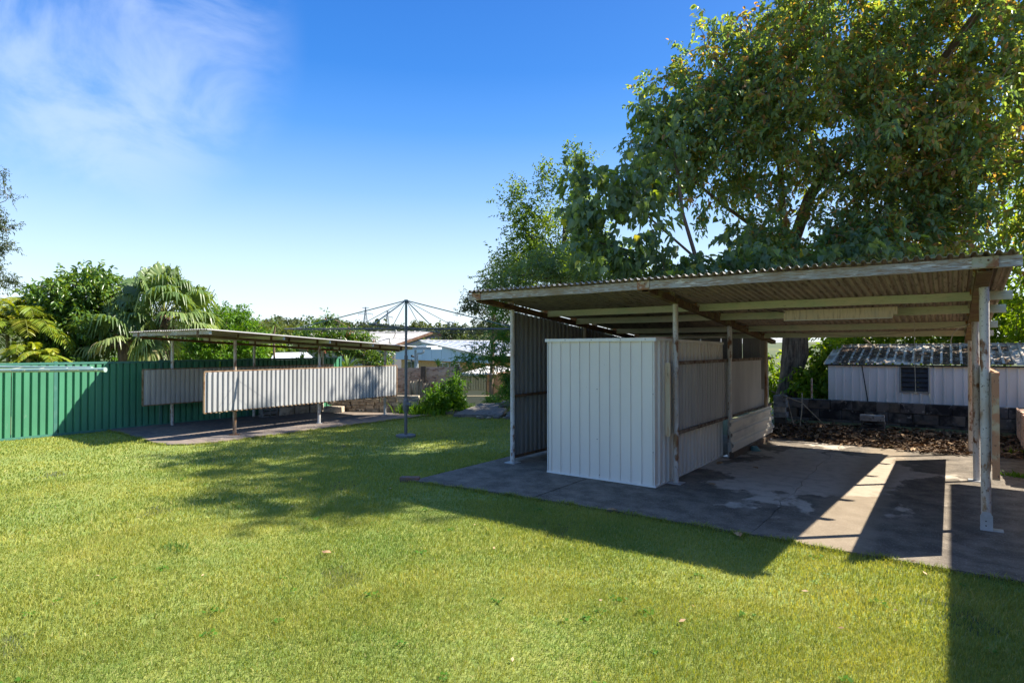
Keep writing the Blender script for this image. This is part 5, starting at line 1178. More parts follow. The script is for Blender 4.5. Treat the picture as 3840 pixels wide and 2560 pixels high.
# ---- the big tree behind the carport
TB = Vector((-3.15, 15.5, .2))
bt = thing('tree', 'huge spreading tree with thick dark trunk behind the carport, filling the upper right', 'tree', tuple(TB))
P1 = [TB - Vector((0, 0, .3)), Vector((-3.20, 15.5, .55)), Vector((-3.12, 15.5, .95)), Vector((-2.98, 15.5, 1.5)), Vector((-2.96, 15.5, 2.4)), S(2960, 880, 15)]
def trunk_mesh(pts, rads, n, name, parent, material, seed, lump=.16):
    """trunk with fluted, knotted girth"""
    r_ = random.Random(seed); mb = MB(); sub = []
    for i in range(len(pts) - 1):
        for k in range(5): t = k / 5; sub.append((Vector(pts[i]).lerp(Vector(pts[i + 1]), t), rads[i] + (rads[i + 1] - rads[i]) * t))
    sub.append((Vector(pts[-1]), rads[-1])); st_ = 0
    for j, (p, ra) in enumerate(sub):
        for k in range(n):
            q = 2 * math.pi * k / n; f_ = 1 + lump * math.sin(3 * q + j * .22) + lump * .55 * math.sin(7 * q - j * .31) + r_.uniform(-.04, .04)
            mb.v.append(p + Vector((math.cos(q), math.sin(q), 0)) * ra * f_)
    for j in range(len(sub) - 1):
        for k in range(n): k2 = (k + 1) % n; mb.face((j * n + k, j * n + k2, (j + 1) * n + k2, (j + 1) * n + k))
    return mb.build(name, material, parent, smooth=80)
trunk_mesh(P1, [.34, .25, .22, .27, .26, .17], 26, 'trunk', bt, M['bark'], 3)
F_ = P1[-1]
limbs = [([F_ - Vector((0, 0, .5)), S(3035, 740, 14.6), S(3120, 610, 14.2), S(3270, 480, 13.8), S(3450, 340, 13.3), S(3600, 150, 12.8)], .15),
         ([F_ - Vector((0, 0, .8)), S(2935, 780, 15.2), S(2925, 620, 15.2), S(2880, 470, 15), S(2860, 330, 15), S(2900, 120, 15)], .10),
         ([S(3120, 610, 14.2), S(3230, 700, 13.6), S(3420, 660, 13.0), S(3640, 620, 12.5), S(3900, 600, 12)], .07),
         ([S(3270, 480, 13.8), S(3200, 330, 14.2), S(3100, 180, 14.6), S(3080, 0, 15)], .07),
         ([F_ - Vector((0, 0, .9)), S(2840, 860, 14.8), S(2700, 760, 14.6), S(2580, 660, 14.4), S(2500, 480, 14.4)], .06),
         ([S(3450, 340, 13.3), Vector((1.5, 14.5, 9.5)), Vector((3, 13.5, 11.0))], .09), ([S(3600, 150, 12.8), Vector((-.5, 14.5, 11.5)), Vector((-1.5, 15, 13))], .08),
         ([S(2880, 470, 15), S(2760, 300, 14.8), S(2640, 180, 14.6)], .045), ([S(3640, 620, 12.5), Vector((2.4, 14, 6.6)), Vector((3.0, 14.5, 7.2))], .06)]
for pts, ra in limbs: MB().tube(pts, [ra * (1 - .6 * i / (len(pts) - 1)) for i in range(len(pts))], 10).build('limb', M['bark_thin'], bt, smooth=60)
r = np.random.default_rng(21)
big = [B(3050, 330, 14, 2.3, 1.7, 190), B(2760, 260, 14.5, 1.3, 1.3, 62), B(2560, 420, 14.6, 1.1, 1.3, 55), B(2660, 640, 14.4, 1.5, 1.0, 60), B(2900, 620, 14.2, 1.6, 1.1, 50), B(3350, 640, 13.2, 2.0, 1.4, 120), B(3250, 60, 14, 2.4, 1.6, 150), B(3560, 300, 13, 2.2, 2.2, 190),
       B(3750, 720, 12.6, 1.6, 1.7, 110), B(3050, 900, 13.8, 1.8, .75, 95), B(3400, 900, 13, 1.7, .7, 95), B(3740, 80, 12.6, 1.8, 1.6, 95), B(2450, 560, 14.4, .8, .8, 22), B(2960, 60, 14.8, 1.2, 1.2, 50),
       ((.6, 14.6, 11.4), (3.2, 2.6, 1.8), 230), ((2.2, 12.9, 10.8), (2.3, 1.6, 1.6), 120), ((1.6, 12.7, 12.0), (2.0, 1.3, 1.0), 60), ((-1.1, 12.6, 11.5), (1.5, 1.2, .8), 45), ((-2.0, 14.4, 11.5), (1.3, 1.5, .8), 40), ((1.5, 10.8, 11.5), (.9, .5, .4), 12), ((2.5, 11.2, 11.5), (.9, .4, .4), 10), B(2620, 480, 14.4, 1.3, 1.1, 45), B(2800, 400, 14, 1.5, 1.2, 60), B(3200, 500, 13, 2.0, 1.5, 70), B(3600, 480, 12.5, 2.0, 1.5, 70)]
big = [(c_, r_, int(n_ * .8)) for c_, r_, n_ in big]
C, O = clusters(big, r)
branches('branches', bt, limbs, C, r, M['bark_thin'], 1, .018, 5)
_, tw = foliage('crown', bt, C, O, M['leaf_big'], r, twigs=8, per=8, tl=.42, ll=.132, lw=.52, droop=.5, tdroop=.12)
twig_mesh('twigs', bt, *tw, .005, M['bark_thin'], 2)

# ---- young tree with big heart shaped leaves leaning over the roof
hb_ = Vector(S(2560, 1300, 12.8)); hb_.z = 0
t, C, O, tw, r = simple_tree('tree', 'young tree with large drooping heart shaped leaves just behind the carport roof', 'tree', hb_, [S(2600, 1150, 12.8), S(2620, 1000, 12.8), S(2560, 800, 12.7), S(2530, 560, 12.7)],
    [([S(2620, 1060, 12.8), S(2480, 980, 12.4), S(2330, 930, 12.0), S(2200, 900, 11.8)], .035), ([S(2600, 960, 12.8), S(2440, 820, 12.4), S(2300, 700, 12)], .03), ([S(2640, 1100, 12.7), S(2800, 1040, 12), S(2950, 1000, 12)], .03)],
    [B(2250, 660, 12, .62, .42, 13), B(2200, 800, 11.9, .62, .42, 14), B(2330, 760, 11.9, .7, .5, 14), B(2420, 700, 12.4, .7, .6, 8), B(2300, 930, 11.8, .95, .35, 20), B(2420, 1000, 11.9, .8, .32, 18), B(2640, 1020, 12, .9, .26, 22), B(2830, 1010, 12, .9, .28, 24), B(3040, 985, 12, .8, .3, 22), B(3250, 960, 11.8, .9, .3, 18), B(2520, 560, 12.8, .7, .6, 12), B(2480, 400, 13.4, .6, .6, 10), B(2800, 880, 12.4, .6, .5, 9)],
    5, 'leaf_heart', trunk_r=.06, brstep=1, brr=.012, twigs=4, per=7, tl=.40, ll=.155, lw=.80, droop=1.0, tdroop=.15, heart=True)
# ---- small leaved tree left of it
simple_tree('tree', 'airy small leaved tree with upright whippy shoots left of the big tree', 'tree', down(S(2080, 1300, 18), 0), [S(2080, 1200, 18), S(2110, 1000, 18), S(2120, 800, 18)],
    [([S(2110, 1000, 18), S(2000, 900, 18), S(1930, 820, 18)], .04), ([S(2120, 900, 18), S(2150, 760, 18), S(2160, 600, 18)], .04), ([S(2100, 1050, 18), S(1980, 1000, 18), S(1900, 960, 18)], .03)],
    [B(2080, 860, 18, 1.25, 1.15, 46), B(2040, 1010, 18, 1.5, .8, 52), B(1960, 800, 18, .55, .7, 12), B(2160, 680, 18, .3, .75, 10), B(2030, 690, 18, .25, .55, 6), B(1930, 960, 17.8, .6, .3, 10), B(2200, 900, 18, 1, 1.2, 30), B(1925, 740, 18, .12, .4, 4), B(2160, 600, 18, .1, .4, 4), B(2260, 1020, 17, 1.3, .6, 34)],
    31, 'leaf_mid', trunk_r=.10, brr=.015, twigs=9, per=10, tl=.52, ll=.098, lw=.5, droop=.2, tdroop=-.3)
# ---- feathery tree in front of the house
simple_tree('tree', 'feathery leaved tree hanging over the garage beside the carport wall', 'tree', down(S(1990, 1540, 13.2), 0), [S(1985, 1420, 13.2), S(1960, 1300, 13.2), S(1975, 1130, 13.4)],
    [([S(1975, 1340, 13.2), S(1880, 1340, 13), S(1790, 1350, 12.9)], .02), ([S(1975, 1380, 13.2), S(1880, 1375, 13), S(1780, 1390, 13)], .018), ([S(1970, 1240, 13.3), S(1880, 1210, 13.2), S(1830, 1190, 13.2)], .02), ([S(1985, 1440, 13.2), S(1930, 1440, 13.2)], .02)],
    [B(1750, 1350, 12.9, .34, .10, 11), B(1800, 1320, 12.9, .36, .12, 12), B(1880, 1310, 13, .35, .16, 14), B(1770, 1392, 12.9, .14, .05, 3), B(1880, 1372, 13, .22, .10, 8), B(1880, 1240, 13.2, .32, .26, 16), B(1900, 1180, 13.4, .4, .3, 14), B(1915, 1455, 13.4, .14, .38, 20), B(1905, 1430, 13.4, .12, .25, 10), B(1910, 1110, 13.6, .4, .28, 12), B(1960, 1290, 13.3, .3, .5, 16)],
    41, 'leaf_feather', trunk_r=.045, brr=.008, brstep=1, twigs=4, per=18, tl=.30, ll=.060, lw=.34, droop=.25, tdroop=.35, spray=True)
simple_tree('tree', 'blue green feathery branches spreading low over the left end of the carport roof', 'tree', down(S(2200, 1300, 14.5), 0), [S(2200, 1150, 14.5), S(2180, 1050, 14.3)],
    [([S(2180, 1080, 14.3), S(2000, 1030, 14), S(1880, 1040, 13.8)], .03), ([S(2180, 1080, 14.3), S(2300, 1040, 14)], .03)],
    [B(1900, 1050, 13.8, .55, .22, 22), B(2020, 1010, 14, .7, .26, 34), B(2150, 1020, 14, .7, .26, 34), B(2060, 960, 14.2, .6, .2, 20), B(2290, 1050, 14, .6, .2, 20), B(1830, 1090, 13.6, .3, .15, 8)],
    43, 'leaf_heart', trunk_r=.07, brr=.01, twigs=4, per=20, tl=.36, ll=.07, lw=.36, droop=.25, tdroop=.4, spray=True)
# purplish far tree top at the roof's left corner
simple_tree('tree', 'sparse grey green tree showing past the left corner of the carport roof', 'tree', down(S(1840, 1330, 24), -1), [S(1850, 1200, 24), S(1850, 1100, 24)],
    [([S(1850, 1160, 24), S(1790, 1140, 24), S(1750, 1120, 24)], .04)],
    [B(1790, 1130, 24, .45, .5, 14), B(1850, 1060, 24, .7, .5, 24), B(1840, 1180, 24, .8, .7, 34), B(1760, 1150, 24, .3, .3, 7), B(1900, 1000, 24, .7, .4, 16), B(1930, 1100, 24, .8, 1.0, 30)],
    47, 'leaf_gum', trunk_r=.10, brr=.02, twigs=6, per=8, tl=.4, ll=.10, lw=.5, droop=.3, tdroop=.0)

# ---- sunlit undergrowth behind the litter bed and shed
simple_tree('shrub', 'bright lime backlit shrub between the big trunk and the low pale shed', 'shrub', (-2.5, 15.3, .3), [], [], [((-2.50, 15.3, .85), (.42, .35, .42), 46), ((-2.35, 15.6, 1.35), (.45, .4, .45), 34), ((-3.6, 16.0, .9), (.42, .4, .55), 36), ((-2.55, 15.0, .60), (.32, .2, .12), 14)],
    51, 'leaf_lime', twigs=4, per=7, tl=.3, ll=.12, lw=.55, droop=.5, tdroop=.1, brstep=3)
simple_tree('hedge', 'wall of backlit yellow green foliage beyond the low pale shed roof', 'hedge', (0, 19, .3), [], [], [((-1.6, 18.6, 2.0), (1.3, 1, .9), 110), ((.4, 18.9, 2.3), (1.5, 1, 1.0), 130), ((2.4, 18.6, 2.4), (1.4, 1, 1.1), 110), ((-1.0, 19.0, 3.4), (1.4, 1, .9), 60), ((1.2, 19.5, 4.2), (2.0, 1.2, 1.4), 45), ((3.6, 19.5, 4.6), (1.8, 1.2, 2.0), 30)],
    53, 'leaf_lime', twigs=5, per=8, tl=.45, ll=.14, lw=.5, droop=.5, tdroop=.1, brstep=2)
simple_tree('tree', 'yellow green tree seen past the right end of the carport roof', 'tree', (2.6, 16.6, .3), [(2.6, 16.6, 2), (2.4, 16.6, 3.6)], [], [((1.9, 16.4, 2.6), (.9, .7, .8), 44), ((2.2, 16.2, 3.8), (1.1, .8, .9), 50), ((2.6, 16.0, 5.2), (1.2, .9, 1.0), 50), ((1.6, 16.8, 1.9), (.6, .5, .4), 24)],
    55, 'leaf_lime', twigs=5, per=8, tl=.4, ll=.12, lw=.5, droop=.5, tdroop=.1, trunk_r=.1)
# branch poking down onto the little shed roof
o = MB().tube([S(3238, 1268, 14.8), S(3290, 1310, 14.8), S(3330, 1330, 14.7)], [.028, .022, .018], 7).tube([S(3290, 1312, 14.8), S(3318, 1345, 14.6)], [.016, .01], 6).build('fallen_branch', M['stick']); tag(o, 'bare grey branch resting on the low pale shed roof', 'branch')

# ---- shrubs on the left rear
simple_tree('shrub', 'vivid green leafy shrub by the end of the path, right of the board fence', 'shrub', down(S(1680, 1545, 15.2), -.02), [], [([down(S(1680, 1545, 15.2), 0), S(1700, 1480, 15.3), S(1710, 1430, 15.3)], .012)], [B(1675, 1500, 15.2, .42, .26, 60), B(1705, 1450, 15.3, .2, .24, 20), B(1640, 1505, 15.1, .25, .22, 22), B(1730, 1520, 15.1, .24, .15, 18), B(1650, 1480, 15.3, .2, .2, 12)],
    61, 'leaf_bright', twigs=4, per=8, tl=.22, ll=.085, lw=.42, droop=.1, tdroop=-.2, brstep=2, brr=.006)
def tuft(name, label, px, py, D, n, h_, spread, leaf, seed, cat='weeds', w=.012):
    r = np.random.default_rng(seed); c = down(S(px, py, D), -.03); P_ = np.array(c) + np.stack([r.normal(0, spread, n), r.normal(0, spread * .6, n), np.zeros(n)], 1)
    Dv = nrmz(np.stack([r.normal(0, .4, n), r.normal(0, .4, n), np.ones(n)], 1)); L = h_ * r.uniform(.5, 1.1, n); s = nrmz(np.cross(Dv, r.normal(0, 1, (n, 3)))) * w
    m_ = P_ + Dv * (L * .55)[:, None]; t_ = P_ + Dv * L[:, None] + nrmz(r.normal(0, 1, (n, 3)) * [1, 1, .1]) * (L * .3)[:, None]
    V = np.stack([P_ - s, P_ + s, m_ + s, m_ - s, t_], 1).reshape(-1, 3); i = np.arange(n)[:, None] * 5
    o = grid_mesh(name, V, np.concatenate([i + [[0, 1, 2]], i + [[0, 2, 3]], i + [[3, 2, 4]]], 0), M[leaf], tint=np.repeat(r.random(n), 5), nside=3); tag(o, label, cat, kind='stuff'); return o
tuft('weeds', 'tall green weeds and grass at the foot of the fibro sheet', 1575, 1548, 15.2, 1100, .34, .34, 'leaf_bright', 62)
tuft('weeds', 'ragged grass growing between the rubble and the shrub', 1790, 1535, 15.6, 400, .2, .3, 'leaf_mid', 63)
tuft('weeds', 'bright green weed growing from the slab edge at far right', 3815, 1757, 7.6, 120, .10, .10, 'leaf_bright', 64, w=.009)
tuft('weeds', 'yellow green weed sprouting from the litter by the palings', 3800, 1680, 9.2, 60, .14, .08, 'leaf_lime', 65)
tuft('weeds', 'grass clump standing slightly taller in the sunny lawn', 660, 2030, 4.9, 90, .075, .09, 'grass_edge', 66, w=.004)
simple_tree('shrub', 'olive shrub in the shade above the broken concrete', 'shrub', down(S(1890, 1500, 16), 0), [], [], [B(1850, 1492, 16.5, .25, .2, 14), B(1910, 1480, 15.6, .25, .35, 22)], 67, 'leaf_feather', twigs=4, per=8, tl=.25, ll=.08, lw=.4, droop=.3, brstep=2, brr=.006)
# brown wiry vine on the boards
mb = MB(); r3 = random.Random(6)
for k in range(34):
    p = S(1590 + r3.gauss(25, 22), 1400 + r3.uniform(0, 75), 16.5); pts = [p]
    for j in range(4): p = p + XR * r3.uniform(-.1, .12) + Vector((0, 0, r3.uniform(-.13, .06))); pts.append(p)
    mb.tube(pts, .0035, 4, False)
o = mb.build('dead_vine', M['rust_edge']); tag(o, 'tangle of dead brown vine hanging over the board fence', 'vine', kind='stuff')

# ---- tree with red bracts behind the left carport
t, C, O, tw, r = simple_tree('tree', 'leafy tree dotted with reddish bracts above the left carport roof', 'tree', down(S(1400, 1500, 20), -.5), [S(1385, 1380, 20), S(1345, 1335, 20), S(1310, 1290, 20)],
    [([S(1345, 1335, 20), S(1250, 1280, 20), S(1190, 1220, 20)], .06), ([S(1345, 1335, 20), S(1330, 1240, 20), S(1240, 1190, 20)], .05)],
    [B(1180, 1265, 20, .65, .36, 48), B(1270, 1262, 20, .7, .32, 56), B(1345, 1285, 20, .5, .34, 40), B(1320, 1310, 20, .6, .3, 36), B(1230, 1300, 20, .8, .3, 40), B(1238, 1200, 20, .12, .2, 6), B(1190, 1215, 20, .14, .08, 4), B(1385, 1350, 20, .35, .3, 14), B(1420, 1395, 20, .35, .25, 14), B(1445, 1345, 20, .22, .28, 12)],
    71, 'leaf_dense', trunk_r=.14, twigs=5, per=8, tl=.26, ll=.11, lw=.36, droop=.15, tdroop=-.2)
k = r.choice(len(C), 46); Pf = C[k] + O[k] * .15; Pf = np.repeat(Pf, 10, 0) + r.normal(0, .05, (460, 3)); V_, F2 = leaves(Pf, nrmz(r.normal(0, 1, (460, 3)) + UPV * .4), np.full(460, .07), np.full(460, .04), r)
grid_mesh('bracts', V_, F2, M['flower'], t, kind='stuff')
# strap leaved plants
def strap_plant(label, px, py, D, n, L, w, seed, trunk=0.0, spread=1.0, leaf='leaf_yucca', cat='plant'):
    r = random.Random(seed); b0 = S(px, py, D); t = thing('strap_leaf_plant', label, cat, tuple(down(b0, terr(b0))))
    if trunk: MB().tube([down(b0, b0.z - trunk), b0 - Vector((.05, 0, trunk * .4)), b0], .035, 7).build('stem', M['bark_thin'], t)
    for k in range(n):
        a = r.uniform(0, 6.28); el = r.uniform(.15, 1.35) * spread; d = Vector((math.cos(a) * math.sin(el), math.sin(a) * math.sin(el), math.cos(el))); s = d.cross(Vector((0, 0, 1))).normalized() * w; l = L * r.uniform(.7, 1.1); mb = MB()
        for j in range(6):
            q = j / 5; ww = (1 - q ** 2.2) * (.6 + .8 * min(q * 3, 1) * .5); p = b0 + d * l * q - Vector((0, 0, .35 * l * q ** 2.5)); mb.v += [p - s * ww, p + Vector((0, 0, -w * .3)), p + s * ww]
        for j in range(5):
            for m_ in (0, 1): x_ = j * 3 + m_; mb.face((x_, x_ + 1, x_ + 4, x_ + 3))
        o = mb.build('leaf', M[leaf], t); at = o.data.attributes.new('tint', 'FLOAT', 'POINT'); v0 = r.random(); at.data.foreach_set('value', [v0] * len(mb.v))
strap_plant('arching strap leaved plant at the right end of the green fence', 1300, 1385, 18, 30, .85, .035, 1)
strap_plant('yellowish strap leaved plant over the middle of the green fence', 1130, 1365, 20, 20, .7, .03, 2)
strap_plant('spiky rosette on a thin bare stem between the bright tree and the ridge', 1030, 1215, 20, 30, .42, .017, 3, trunk=1.3, spread=1.6)
strap_plant('dark spiky plant before the yellow brick house wall', 1643, 1372, 24, 16, .55, .03, 4, trunk=.3)

# ---- left boundary planting
simple_tree('tree', 'round dense glossy leaved tree between the two palm clumps on the left', 'tree', down(S(300, 1400, 16.6), 0), [S(300, 1250, 16.6), S(310, 1100, 16.6)], [],
    [B(290, 1110, 16.6, 1.15, .62, 120), B(240, 1250, 16.4, 1.0, .9, 130), B(340, 1230, 16.6, 1.0, .85, 120), B(330, 1040, 16.8, .75, .25, 30), B(180, 1120, 16.6, .4, .4, 14), B(400, 1120, 17, .5, .5, 18), B(260, 1340, 16.2, 1.0, .3, 40)],
    81, 'leaf_dense', trunk_r=.13, twigs=4, per=7, tl=.3, ll=.15, lw=.42, droop=.2, tdroop=0)
simple_tree('tree', 'bright lime green bushy tree right of the fan palm', 'tree', down(S(860, 1400, 20.5), -.2), [S(860, 1300, 20.5), S(860, 1220, 20.5)], [],
    [B(860, 1240, 20.5, 1.15, .75, 150), B(780, 1280, 20.4, .8, .6, 80), B(940, 1290, 20.4, .65, .6, 80), B(860, 1335, 20.2, 1.2, .35, 70), B(900, 1180, 20.6, .45, .3, 20), B(820, 1180, 20.6, .5, .3, 20), B(700, 1330, 20, .9, .4, 50), B(560, 1350, 20, 1.2, .3, 50)],
    83, 'leaf_bright', trunk_r=.12, twigs=5, per=8, tl=.24, ll=.085, lw=.5, droop=.1, tdroop=-.1)
simple_tree('gum_tree', 'tall gum tree cut by the left edge of the view', 'tree', down(S(-260, 1400, 22), 0), [S(-250, 1100, 22), S(-200, 800, 22), S(-190, 500, 22)],
    [([S(-200, 900, 22), S(-90, 900, 22), S(0, 880, 22)], .06), ([S(-230, 1050, 22), S(-100, 1070, 22), S(0, 1080, 22)], .05)],
    [B(10, 840, 22, .38, .3, 16), B(-30, 920, 22, .6, .45, 26), B(20, 930, 22, .2, .14, 6), B(-20, 1000, 22, .25, .4, 9), B(10, 1055, 22, .45, .16, 14), B(-80, 1080, 22, .7, .4, 20), B(-200, 700, 22, 2, 1.6, 120)],
    85, 'leaf_gum', trunk_r=.2, twigs=5, per=8, tl=.28, ll=.10, lw=.34, droop=.3)
def fan_palm(label, crown, base, n, seed, R0=1.0, pet=.9, hang=True):
    r = np.random.default_rng(seed); t = thing('fan_palm', label, 'palm', tuple(base))
    MB().tube([base, base.lerp(crown, .5) + Vector((.05, 0, 0)), crown], [.20, .17, .19], 12).build('trunk', M['bark'], t, smooth=60)
    cr = np.array(crown)
    for k in range(n):
        az = k * 2.399 + r.uniform(-.3, .3); el = math.radians(86 - 105 * (k / n) ** .9 + r.uniform(-14, 14)); d = np.array([math.cos(az) * math.cos(el), math.sin(az) * math.cos(el), math.sin(el)])
        pl = pet * r.uniform(.8, 1.15); e = cr + d * pl - UPV * .18 * pl * (1 - math.sin(el)); s = nrmz(np.cross(d, UPV)); nn = nrmz(np.cross(s, d)); ro = r.normal(0, .55); s, nn = s * math.cos(ro) + nn * math.sin(ro), nn * math.cos(ro) - s * math.sin(ro); dd_ = nrmz(e - cr * 1.0)
        mb = MB().tube([cr, cr + d * pl * .5, e], [.018, .014, .011], 5, False); pet_f = len(mb.v)
        seg = 34; Rr = R0 * r.uniform(.8, 1.1); V = []; F = []
        for j in range(seg):
            a = math.radians(-128 + 256 * j / (seg - 1)); da = d * math.cos(a) + s * math.sin(a); wv = np.cross(nrmz(da), nn) * .5; L_ = Rr * (1 - .25 * abs(a) / 2.2) * r.uniform(.9, 1.08)
            i0 = len(V); cup = .20 * math.sin(abs(a)) ; fold = .016 * (1 if j % 2 else -1)
            for q, w_ in ((.02, .01), (.35, .040), (.58, .036), (.80, .020), (1.0, .006)):
                dr = 0 if q < .6 else ((q - .6) / .4) ** 1.2 * .50 * L_ * r.uniform(.3, 1.5)
                qq = q if q < .58 else .58 + (q - .58) * .75
                p = e + da * L_ * qq + nn * cup * L_ * q * .4 - UPV * dr - UPV * .10 * q * L_; V += [p - wv * w_ * 2 * (1 + 0) , p + nn * fold * q + wv * 0, p + wv * w_ * 2]
            for m_ in range(4):
                for c_ in (0, 1): x_ = i0 + m_ * 3 + c_; F.append((x_, x_ + 1, x_ + 4, x_ + 3))
        V = np.array(V); base_t = .30 + .25 * r.random() + (.28 if k > n * .75 else 0)
        fo = grid_mesh('frond', V, F, M['leaf_palm'], t, tint=np.clip(np.repeat(base_t + r.normal(0, .12, seg), 15), 0, 1))
        mb.build('petiole', M['leaf_stalk'], fo)
    mb = MB(); 
    for k in range(60):   # fibrous skirt under the crown
        a = r.uniform(0, 6.28); p = crown + Vector((math.cos(a) * .2, math.sin(a) * .2, r.uniform(-.25, .15))); mb.beam(p, p + Vector((math.cos(a) * .16, math.sin(a) * .16, r.uniform(-.35, .15))), .03, .008)
    mb.build('fibre_skirt', M['rust_edge'], t, kind='stuff')
M['leaf_stalk'] = mat('palm_stalk', (0.20, 0.22, 0.06), .6)
fan_palm('large fan palm with drooping shaggy fronds above the green fence', S(615, 1180, 17), down(S(615, 1400, 17), 0), 34, 91, .84, .95)
fan_palm('lower fan palm with hanging frond tips, left of the large fan palm', S(470, 1270, 16.4), down(S(470, 1400, 16.4), 0), 22, 92, .8, .8)
def feather_palm(label, crown, n, L, seed, base=None, stems=3):
    r = np.random.default_rng(seed); base = base or down(crown, 0); t = thing('feather_palm', label, 'palm', tuple(base))
    for k in range(stems):
        o_ = Vector((r.uniform(-.3, .3), r.uniform(-.3, .3), 0)); MB().tube([base + o_, base.lerp(crown, .5) + o_ * 1.3, crown + o_ * 1.6 - Vector((0, 0, .1 * k))], [.06, .05, .045], 8).build('stem', M['cane'], t, smooth=60)
    for k in range(n):
        az = k * 2.399 + r.uniform(-.3, .3); el = math.radians(80 - 70 * (k / n) + r.uniform(-8, 8)); c0_ = np.array(crown) + r.uniform(-.3, .3, 3) * [1, 1, .5]; d = np.array([math.cos(az) * math.cos(el), math.sin(az) * math.cos(el), math.sin(el)]); l = L * r.uniform(.75, 1.1)
        q = np.linspace(0, 1, 30); pts = c0_ + d * (q * l)[:, None] - UPV * (q ** 2.2 * l * .75)[:, None]; tg = nrmz(np.gradient(pts, axis=0)); s = nrmz(np.cross(tg, UPV)); V = []; F = []
        for j in range(4, 30):
            for sg in (-1, 1):
                ll_ = .34 * l * math.sin(math.pi * (.12 + .85 * q[j])) ** .7 * .62 * r.uniform(.85, 1.1); dl = nrmz(tg[j] * .65 + s[j] * sg * .9 + UPV * .12); w_ = np.cross(dl, nrmz(UPV + .3 * r.normal(0, 1, 3))); w_ = nrmz(w_) * .017; i0 = len(V)
                for f_, ww in ((0, .4), (.4, 1), (.75, .8), (1, .1)): p = pts[j] + dl * ll_ * f_ - UPV * ll_ * .38 * f_ ** 2; V += [p - w_ * ww, p + w_ * ww]
                for m_ in range(3): x_ = i0 + m_ * 2; F.append((x_, x_ + 1, x_ + 3, x_ + 2))
        base_t = r.uniform(.25, .75); fo = grid_mesh('frond', np.array(V), F, M['leaf_areca'], t, tint=np.clip(np.repeat(base_t + r.normal(0, .1, len(V) // 8), 8), 0, 1))
        MB().tube([tuple(pts[i]) for i in range(0, 30, 5)] + [tuple(pts[-1])], [.012, .011, .010, .009, .007, .005, .003], 5, False).build('rachis', M['leaf_stalk'], fo)
M['cane'] = mat('palm_cane', (.22, .20, .08), .6, 0, [(6, (.14, .12, .05), .45, .6, (1, 1, 6))])
feather_palm('golden feather palm clump at the far left above the fence', S(60, 1240, 15.6), 54, 1.8, 95, stems=5)
feather_palm('second feather palm with paler fronds behind the far left clump', S(120, 1180, 17), 34, 1.6, 96)
feather_palm('low feather palm fronds just over the fence near the left edge', S(110, 1345, 14.8), 30, 1.0, 97)

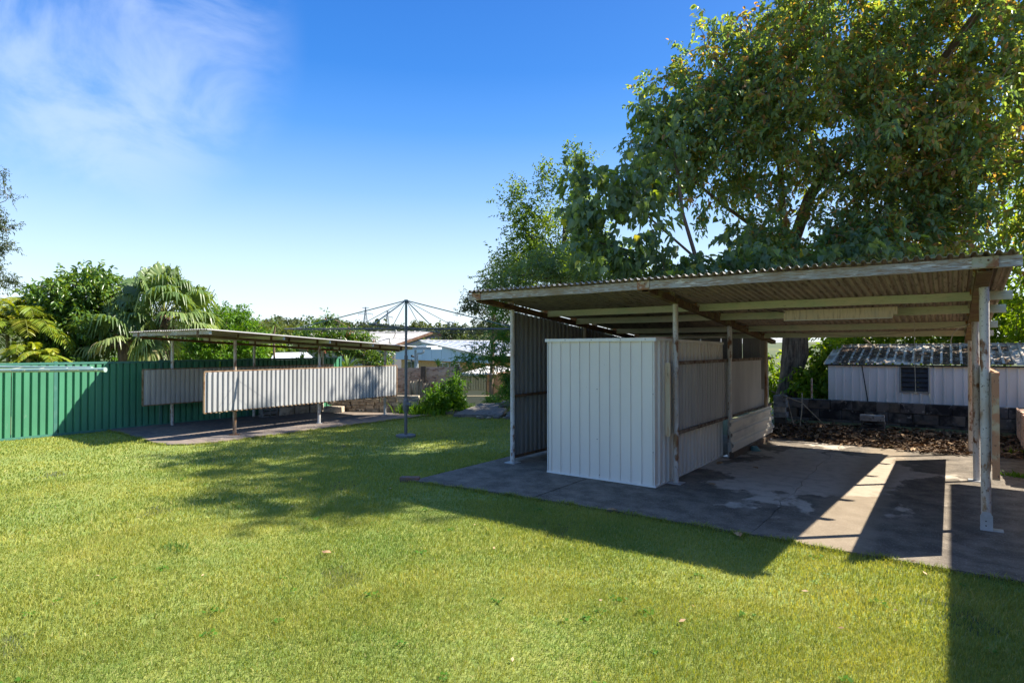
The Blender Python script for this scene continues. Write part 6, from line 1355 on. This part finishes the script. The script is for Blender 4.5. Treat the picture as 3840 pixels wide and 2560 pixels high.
# ---- middle and far trees
rt = np.random.default_rng(77)
MID = [(1540, 1262, 75, 2.4, .7, 'leaf_far', 'dark rounded tree behind the brown gabled house'), (1640, 1252, 110, 4.5, 1.6, 'leaf_farlight', 'tall olive tree beyond the brown gable'), (1760, 1262, 60, 2.6, 1.1, 'leaf_gum', 'broad green tree right of the street light'), (1850, 1262, 52, 2.2, 1.2, 'leaf_gum', 'green tree between the street light and the carport corner'), (1740, 1274, 70, 2.8, .8, 'leaf_far', 'dark low tree under the street light'), (1560, 1243, 150, 4.2, 2.0, 'leaf_farlight', 'far olive crown left of the brown gable peak'),
       (1835, 1288, 45, 2.0, .5, 'leaf_gum', 'spreading green tree over the white roof'), (900, 1255, 120, 5, 2, 'leaf_farlight', 'olive tree mass just right of the bright tree'), (1000, 1252, 110, 6, 1.8, 'leaf_farlight', 'broad olive tree behind the spiky rosette'), (1110, 1258, 100, 5, 1.6, 'leaf_farlight', 'olive tree left of the red dotted tree'), (1060, 1280, 80, 5, 2.0, 'leaf_farlight', 'lower olive tree behind the left carport roof'), (1470, 1247, 90, 3.0, 1.0, 'leaf_far', 'dark tree right of the satellite dish'), (1340, 1240, 130, 6, 1.4, 'leaf_far', 'dark tree behind the red dotted tree'), (960, 1290, 60, 4, 1.5, 'leaf_mid', 'mid green tree just above the green fence'), (1705, 1288, 44, .45, .22, 'leaf_lime', 'small lime plant on the white roof line'), (1620, 1280, 44, .9, .16, 'leaf_farlight', 'pale straggly bush before the brown gable')]
for k, (px, py, D, rx, rz, lf, lb) in enumerate(MID):
    q = D / 60; n = int(34 if D < 50 else 44); r = np.random.default_rng(200 + k); c = S(px, py, D); t = thing('tree', lb, 'tree', tuple(down(c, terr(c))), 'trees among the far houses')
    bl = [((c.x + r.normal(0, rx * .45), c.y + r.normal(0, rx * .4), c.z + r.normal(0, rz * .3)), (rx * .55, rx * .55, rz * .7), n // 4) for _ in range(6)]
    C, O = clusters(bl, r); MB().tube([down(c, terr(c) - .2), c], [.03 * rx + .05, .02 * rx], 6).build('trunk', M['bark_thin'], t)
    foliage('crown', t, C, O, M[lf], r, twigs=5, per=7, tl=.55 * rx * .5, ll=.16 * rx * .7, lw=.6, droop=.2)
def far_wood():
    r = np.random.default_rng(300); CC = []; 
    for _ in range(1500):
        D = r.uniform(165, 430); X = r.uniform(-.62, .16) * D; p = CW(X, D); z = ground_z(p.x, p.y); CC.append((p.x, p.y, z + r.uniform(2, 4.5), r.uniform(2.2, 5.0)))
    CC = np.array(CC); n = 52; c = np.repeat(CC[:, :3], n, 0); rad = np.repeat(CC[:, 3], n); d = nrmz(r.normal(0, 1, (len(c), 3)) + [0, 0, .35]); P_ = c + d * (rad * r.uniform(.5, 1.05, len(c)))[:, None] * [1, 1, .85]
    L = rad * r.uniform(.22, .42, len(c)); V, F = leaves(P_, nrmz(d + r.normal(0, .8, d.shape)), L, L * .8, r, 0.1); base = np.repeat(np.clip(r.normal(.35, .28, len(CC)), 0, 1), n)
    o = grid_mesh('far_wood', V, F, M['leaf_far'], tint=np.repeat(np.clip(base + r.normal(0, .1, len(base)), 0, 1), 6)); tag(o, 'dark wooded ridge on the horizon beyond the houses', 'wood', kind='stuff')
far_wood()
